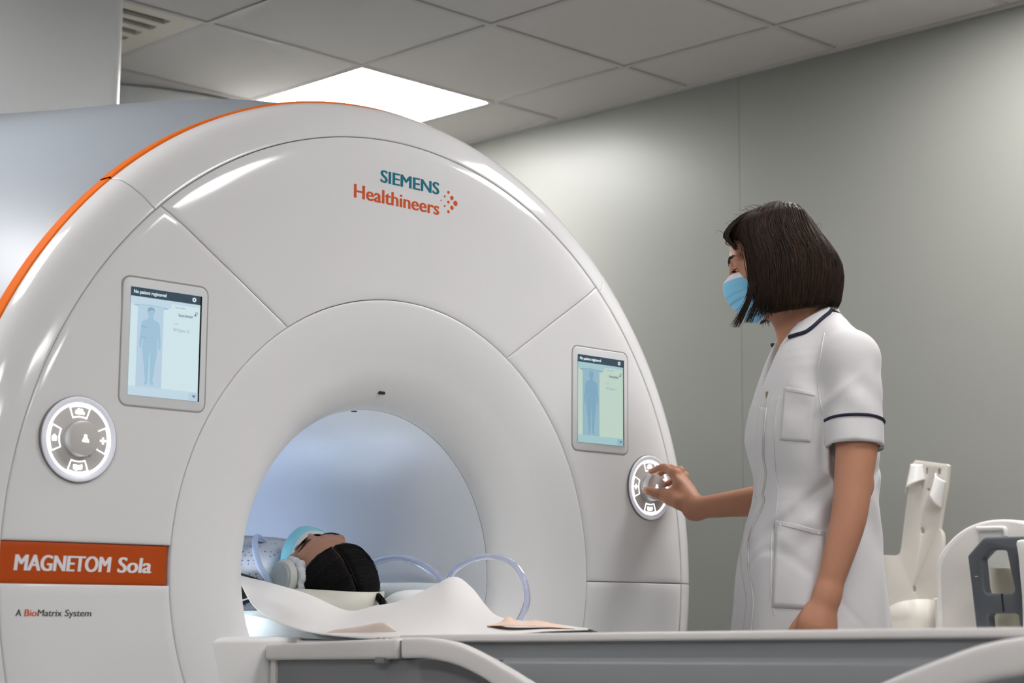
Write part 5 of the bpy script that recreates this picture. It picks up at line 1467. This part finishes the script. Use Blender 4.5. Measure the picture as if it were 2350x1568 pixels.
# long hair lying over the near shoulder and a tail under the headrest
tl = []
for k in range(170):
    j = rng.normal(0, 1, 3)
    a = np.array((-0.085, 0.285, 0.925)); b = np.array((-0.125, 0.36, 0.925+0.012*j[0])); c = np.array((-0.165+0.008*j[1], 0.43+0.01*j[2], 0.918+0.016*j[0])); d = np.array((-0.19+0.02*j[1], 0.52, 0.905+0.022*j[0]))
    tl.append(catmull([a, b, c, d], 4))
for k in range(60):
    j = rng.normal(0, 1, 3)
    tl.append(catmull([np.array((-0.12, 0.37, 0.925)), np.array((-0.135, 0.40, 0.95+0.004*j[0])), np.array((-0.13+0.006*j[1], 0.425, 0.985+0.006*j[0])), np.array((-0.115+0.006*j[1], 0.45, 1.005+0.006*j[2]))], 4))
strands('loose_hair', tl, 0.0014, M_BLACK, ph, 3)
tl = []
for k in range(120):
    j = rng.normal(0, 1, 3)
    a = on('x', 862, 1372, 0.04); b = on('x', 878, 1380, 0.03); 
    tl.append(catmull([np.array(a)+j*0.002+np.array((0.01, 0.05, 0.0)), np.array(a)+j*0.0026+np.array((0, 0, 0.004)), np.array(b)+j*0.003-np.array((0, 0, 0.004)), np.array(b)+np.array((-0.004, -0.012, -0.016))+j*0.003], 4))
strands('loose_hair', tl, 0.0012, M_BLACK, ph, 3)
# gown
M_GOWN = mat('gown_cloth', (0.62, 0.65, 0.72), 0.8, bump=0.08, bscale=600)
def gown_pattern(m):
    nt = m.node_tree; b = nt.nodes['Principled BSDF']; tc = nt.nodes.new('ShaderNodeTexCoord')
    mp = nt.nodes.new('ShaderNodeMapping'); mp.inputs['Scale'].default_value = (46, 46, 46); nt.links.new(tc.outputs['Object'], mp.inputs['Vector'])
    vo = nt.nodes.new('ShaderNodeTexVoronoi'); vo.feature = 'F1'; vo.distance = 'CHEBYCHEV'; vo.inputs['Scale'].default_value = 2.3; vo.inputs['Randomness'].default_value = 0.35
    nt.links.new(mp.outputs['Vector'], vo.inputs['Vector'])
    lt = nt.nodes.new('ShaderNodeMath'); lt.operation = 'LESS_THAN'; lt.inputs[1].default_value = 0.17; nt.links.new(vo.outputs['Distance'], lt.inputs[0])
    mx = nt.nodes.new('ShaderNodeMix'); mx.data_type = 'RGBA'; mx.inputs['A'].default_value = (0.44, 0.46, 0.52, 1); mx.inputs['B'].default_value = (0.07, 0.13, 0.30, 1)
    nt.links.new(lt.outputs[0], mx.inputs['Factor']); nt.links.new(mx.outputs['Result'], b.inputs['Base Color'])
gown_pattern(M_GOWN)
FG = Field((-0.31, 0.31, 0.84), (0.31, 1.40, 1.12), 0.006)
def gf(X, Y, Z):
    a = np.interp(Y, [0.33, 0.38, 0.42, 0.50, 0.65, 0.85, 1.10, 1.38], [0.072, 0.125, 0.175, 0.215, 0.218, 0.22, 0.20, 0.17]); h = np.interp(Y, [0.33, 0.37, 0.41, 0.46, 0.58, 0.75, 0.95, 1.10, 1.38], [0.058, 0.075, 0.088, 0.096, 0.100, 0.096, 0.092, 0.09, 0.075])
    q = (np.abs(X/a)**2.6+np.abs((Z-0.942)/h)**2.6)**(1/2.6); d = (q-1)*h
    d = d-0.002*np.sin(X*60+8*np.sin(Y*14))-0.0015*np.sin(Y*50+X*20)
    return np.maximum(d, np.maximum(0.335-Y, Y-1.37))
FG.func(gf, (-0.3, 0.32, 0.85), (0.3, 1.39, 1.11), 0.0)
for s in (1, -1): FG.chain([(s*0.16, 0.48, 0.93), (s*0.205, 0.74, 0.925)], [0.062, 0.055], 0.03)
FG.cone((0, 0.26, 0.94), (0, 0.35, 0.945), 0.060, 0.052, 0.01, 'sub')
gown = sdf_mesh('gown', [FG], M_GOWN, PAT, 2); gown['label'] = 'pale hospital gown with small blue marks'
adopt(PAT)
# headphones on the patient
M_CUP = mat('headphone_cream', (0.50, 0.50, 0.47), 0.45)
M_CUPG = mat('headphone_grey', (0.32, 0.35, 0.35), 0.5)
M_TUBE = mat('headphone_tube', (0.40, 0.48, 0.68), 0.35)
M_NET = mat('hygiene_cover', (0.50, 0.52, 0.55), 0.9)
HPH = thing('headphones', 'cream patient headphones with blue air tube over the ears of the lying person', 'headphones', (0, 0.25, 0.93))
e = on('x', 643, 1324, -0.105)
for s in (-1, 1):
    cx = s*0.083; cy, cz = e.y-0.01, e.z-0.002
    prof = [(0.0, 0.0), (0.030, 0.0), (0.036, 0.004), (0.038, 0.010), (0.038, 0.022), (0.034, 0.028), (0.0, 0.030)]
    rows = []
    for k in range(40):
        a = 2*PI*k/40; rows.append([(cx+s*t, cy+r*math.cos(a), cz+r*math.sin(a)) for r, t in prof])
    cup = gridmesh('ear_cup', rows, M_CUP, HPH, closed_v=True, angle=40)
    rows = []
    for k in range(40):
        a = 2*PI*k/40; rows.append([(cx+s*t, cy+r*math.cos(a), cz+r*math.sin(a)) for r, t in [(0.0, 0.0335), (0.029, 0.0330), (0.031, 0.0305), (0.031, 0.028)]])
    gridmesh('cup_cap', rows, M_CUPG, cup, closed_v=True, angle=40)
    # gathered hygiene cover between cup and head
    rows = []
    for k in range(80):
        a = 2*PI*k/80; rr = 0.043+0.0018*math.sin(a*9)+0.0014*math.sin(a*14+1)
        rows.append([(cx+s*t, cy-0.006+(rr*q)*math.cos(a), cz-0.002+(rr*q)*math.sin(a)) for q, t in [(0.80, -0.012), (1.02, -0.004), (1.06, 0.006), (0.95, 0.012), (0.80, 0.014)]])
    gridmesh('hygiene_cover', rows, M_NET, cup, closed_v=True, thick=0.0006)
# air tube: from the near cup up over the chest and back
tp = [on('x', 622, 1340, -0.115), on('x', 606, 1318, -0.135), on('x', 592, 1290, -0.14), on('x', 585, 1255, -0.12), on('x', 588, 1234, -0.09), on('x', 600, 1238, -0.05), on('x', 618, 1256, 0.0), on('x', 640, 1276, 0.05)]
tp = [np.array(q) for q in tp]+[np.array((0.10, e.y+0.03, e.z+0.01))]
sweep('air_tube', catmull(tp, 7), 0.0065, M_TUBE, HPH, 12)
adopt3(HPH)
# headrest: shallow cream cradle under the back of the head
rows = []
for zz, k in ((0.832, 0.0), (0.832, 0.55), (0.836, 0.80), (0.850, 0.93), (0.875, 0.985), (0.918, 1.02)):
    rows.append([(0.002+0.106*k*math.cos(a), 0.226+0.116*k*math.sin(a), zz+(0.006*math.cos(a)**2 if k > 1 else 0)) for a in np.linspace(0, 2*PI, 73)[:-1]])
hr = gridmesh('headrest', rows, mat('headrest_cream', (0.58, 0.57, 0.50), 0.45), None, closed_u=True, thick=0.007, angle=50)
tag(hr, 'curved cream plastic headrest cradling the lying head', 'headrest')
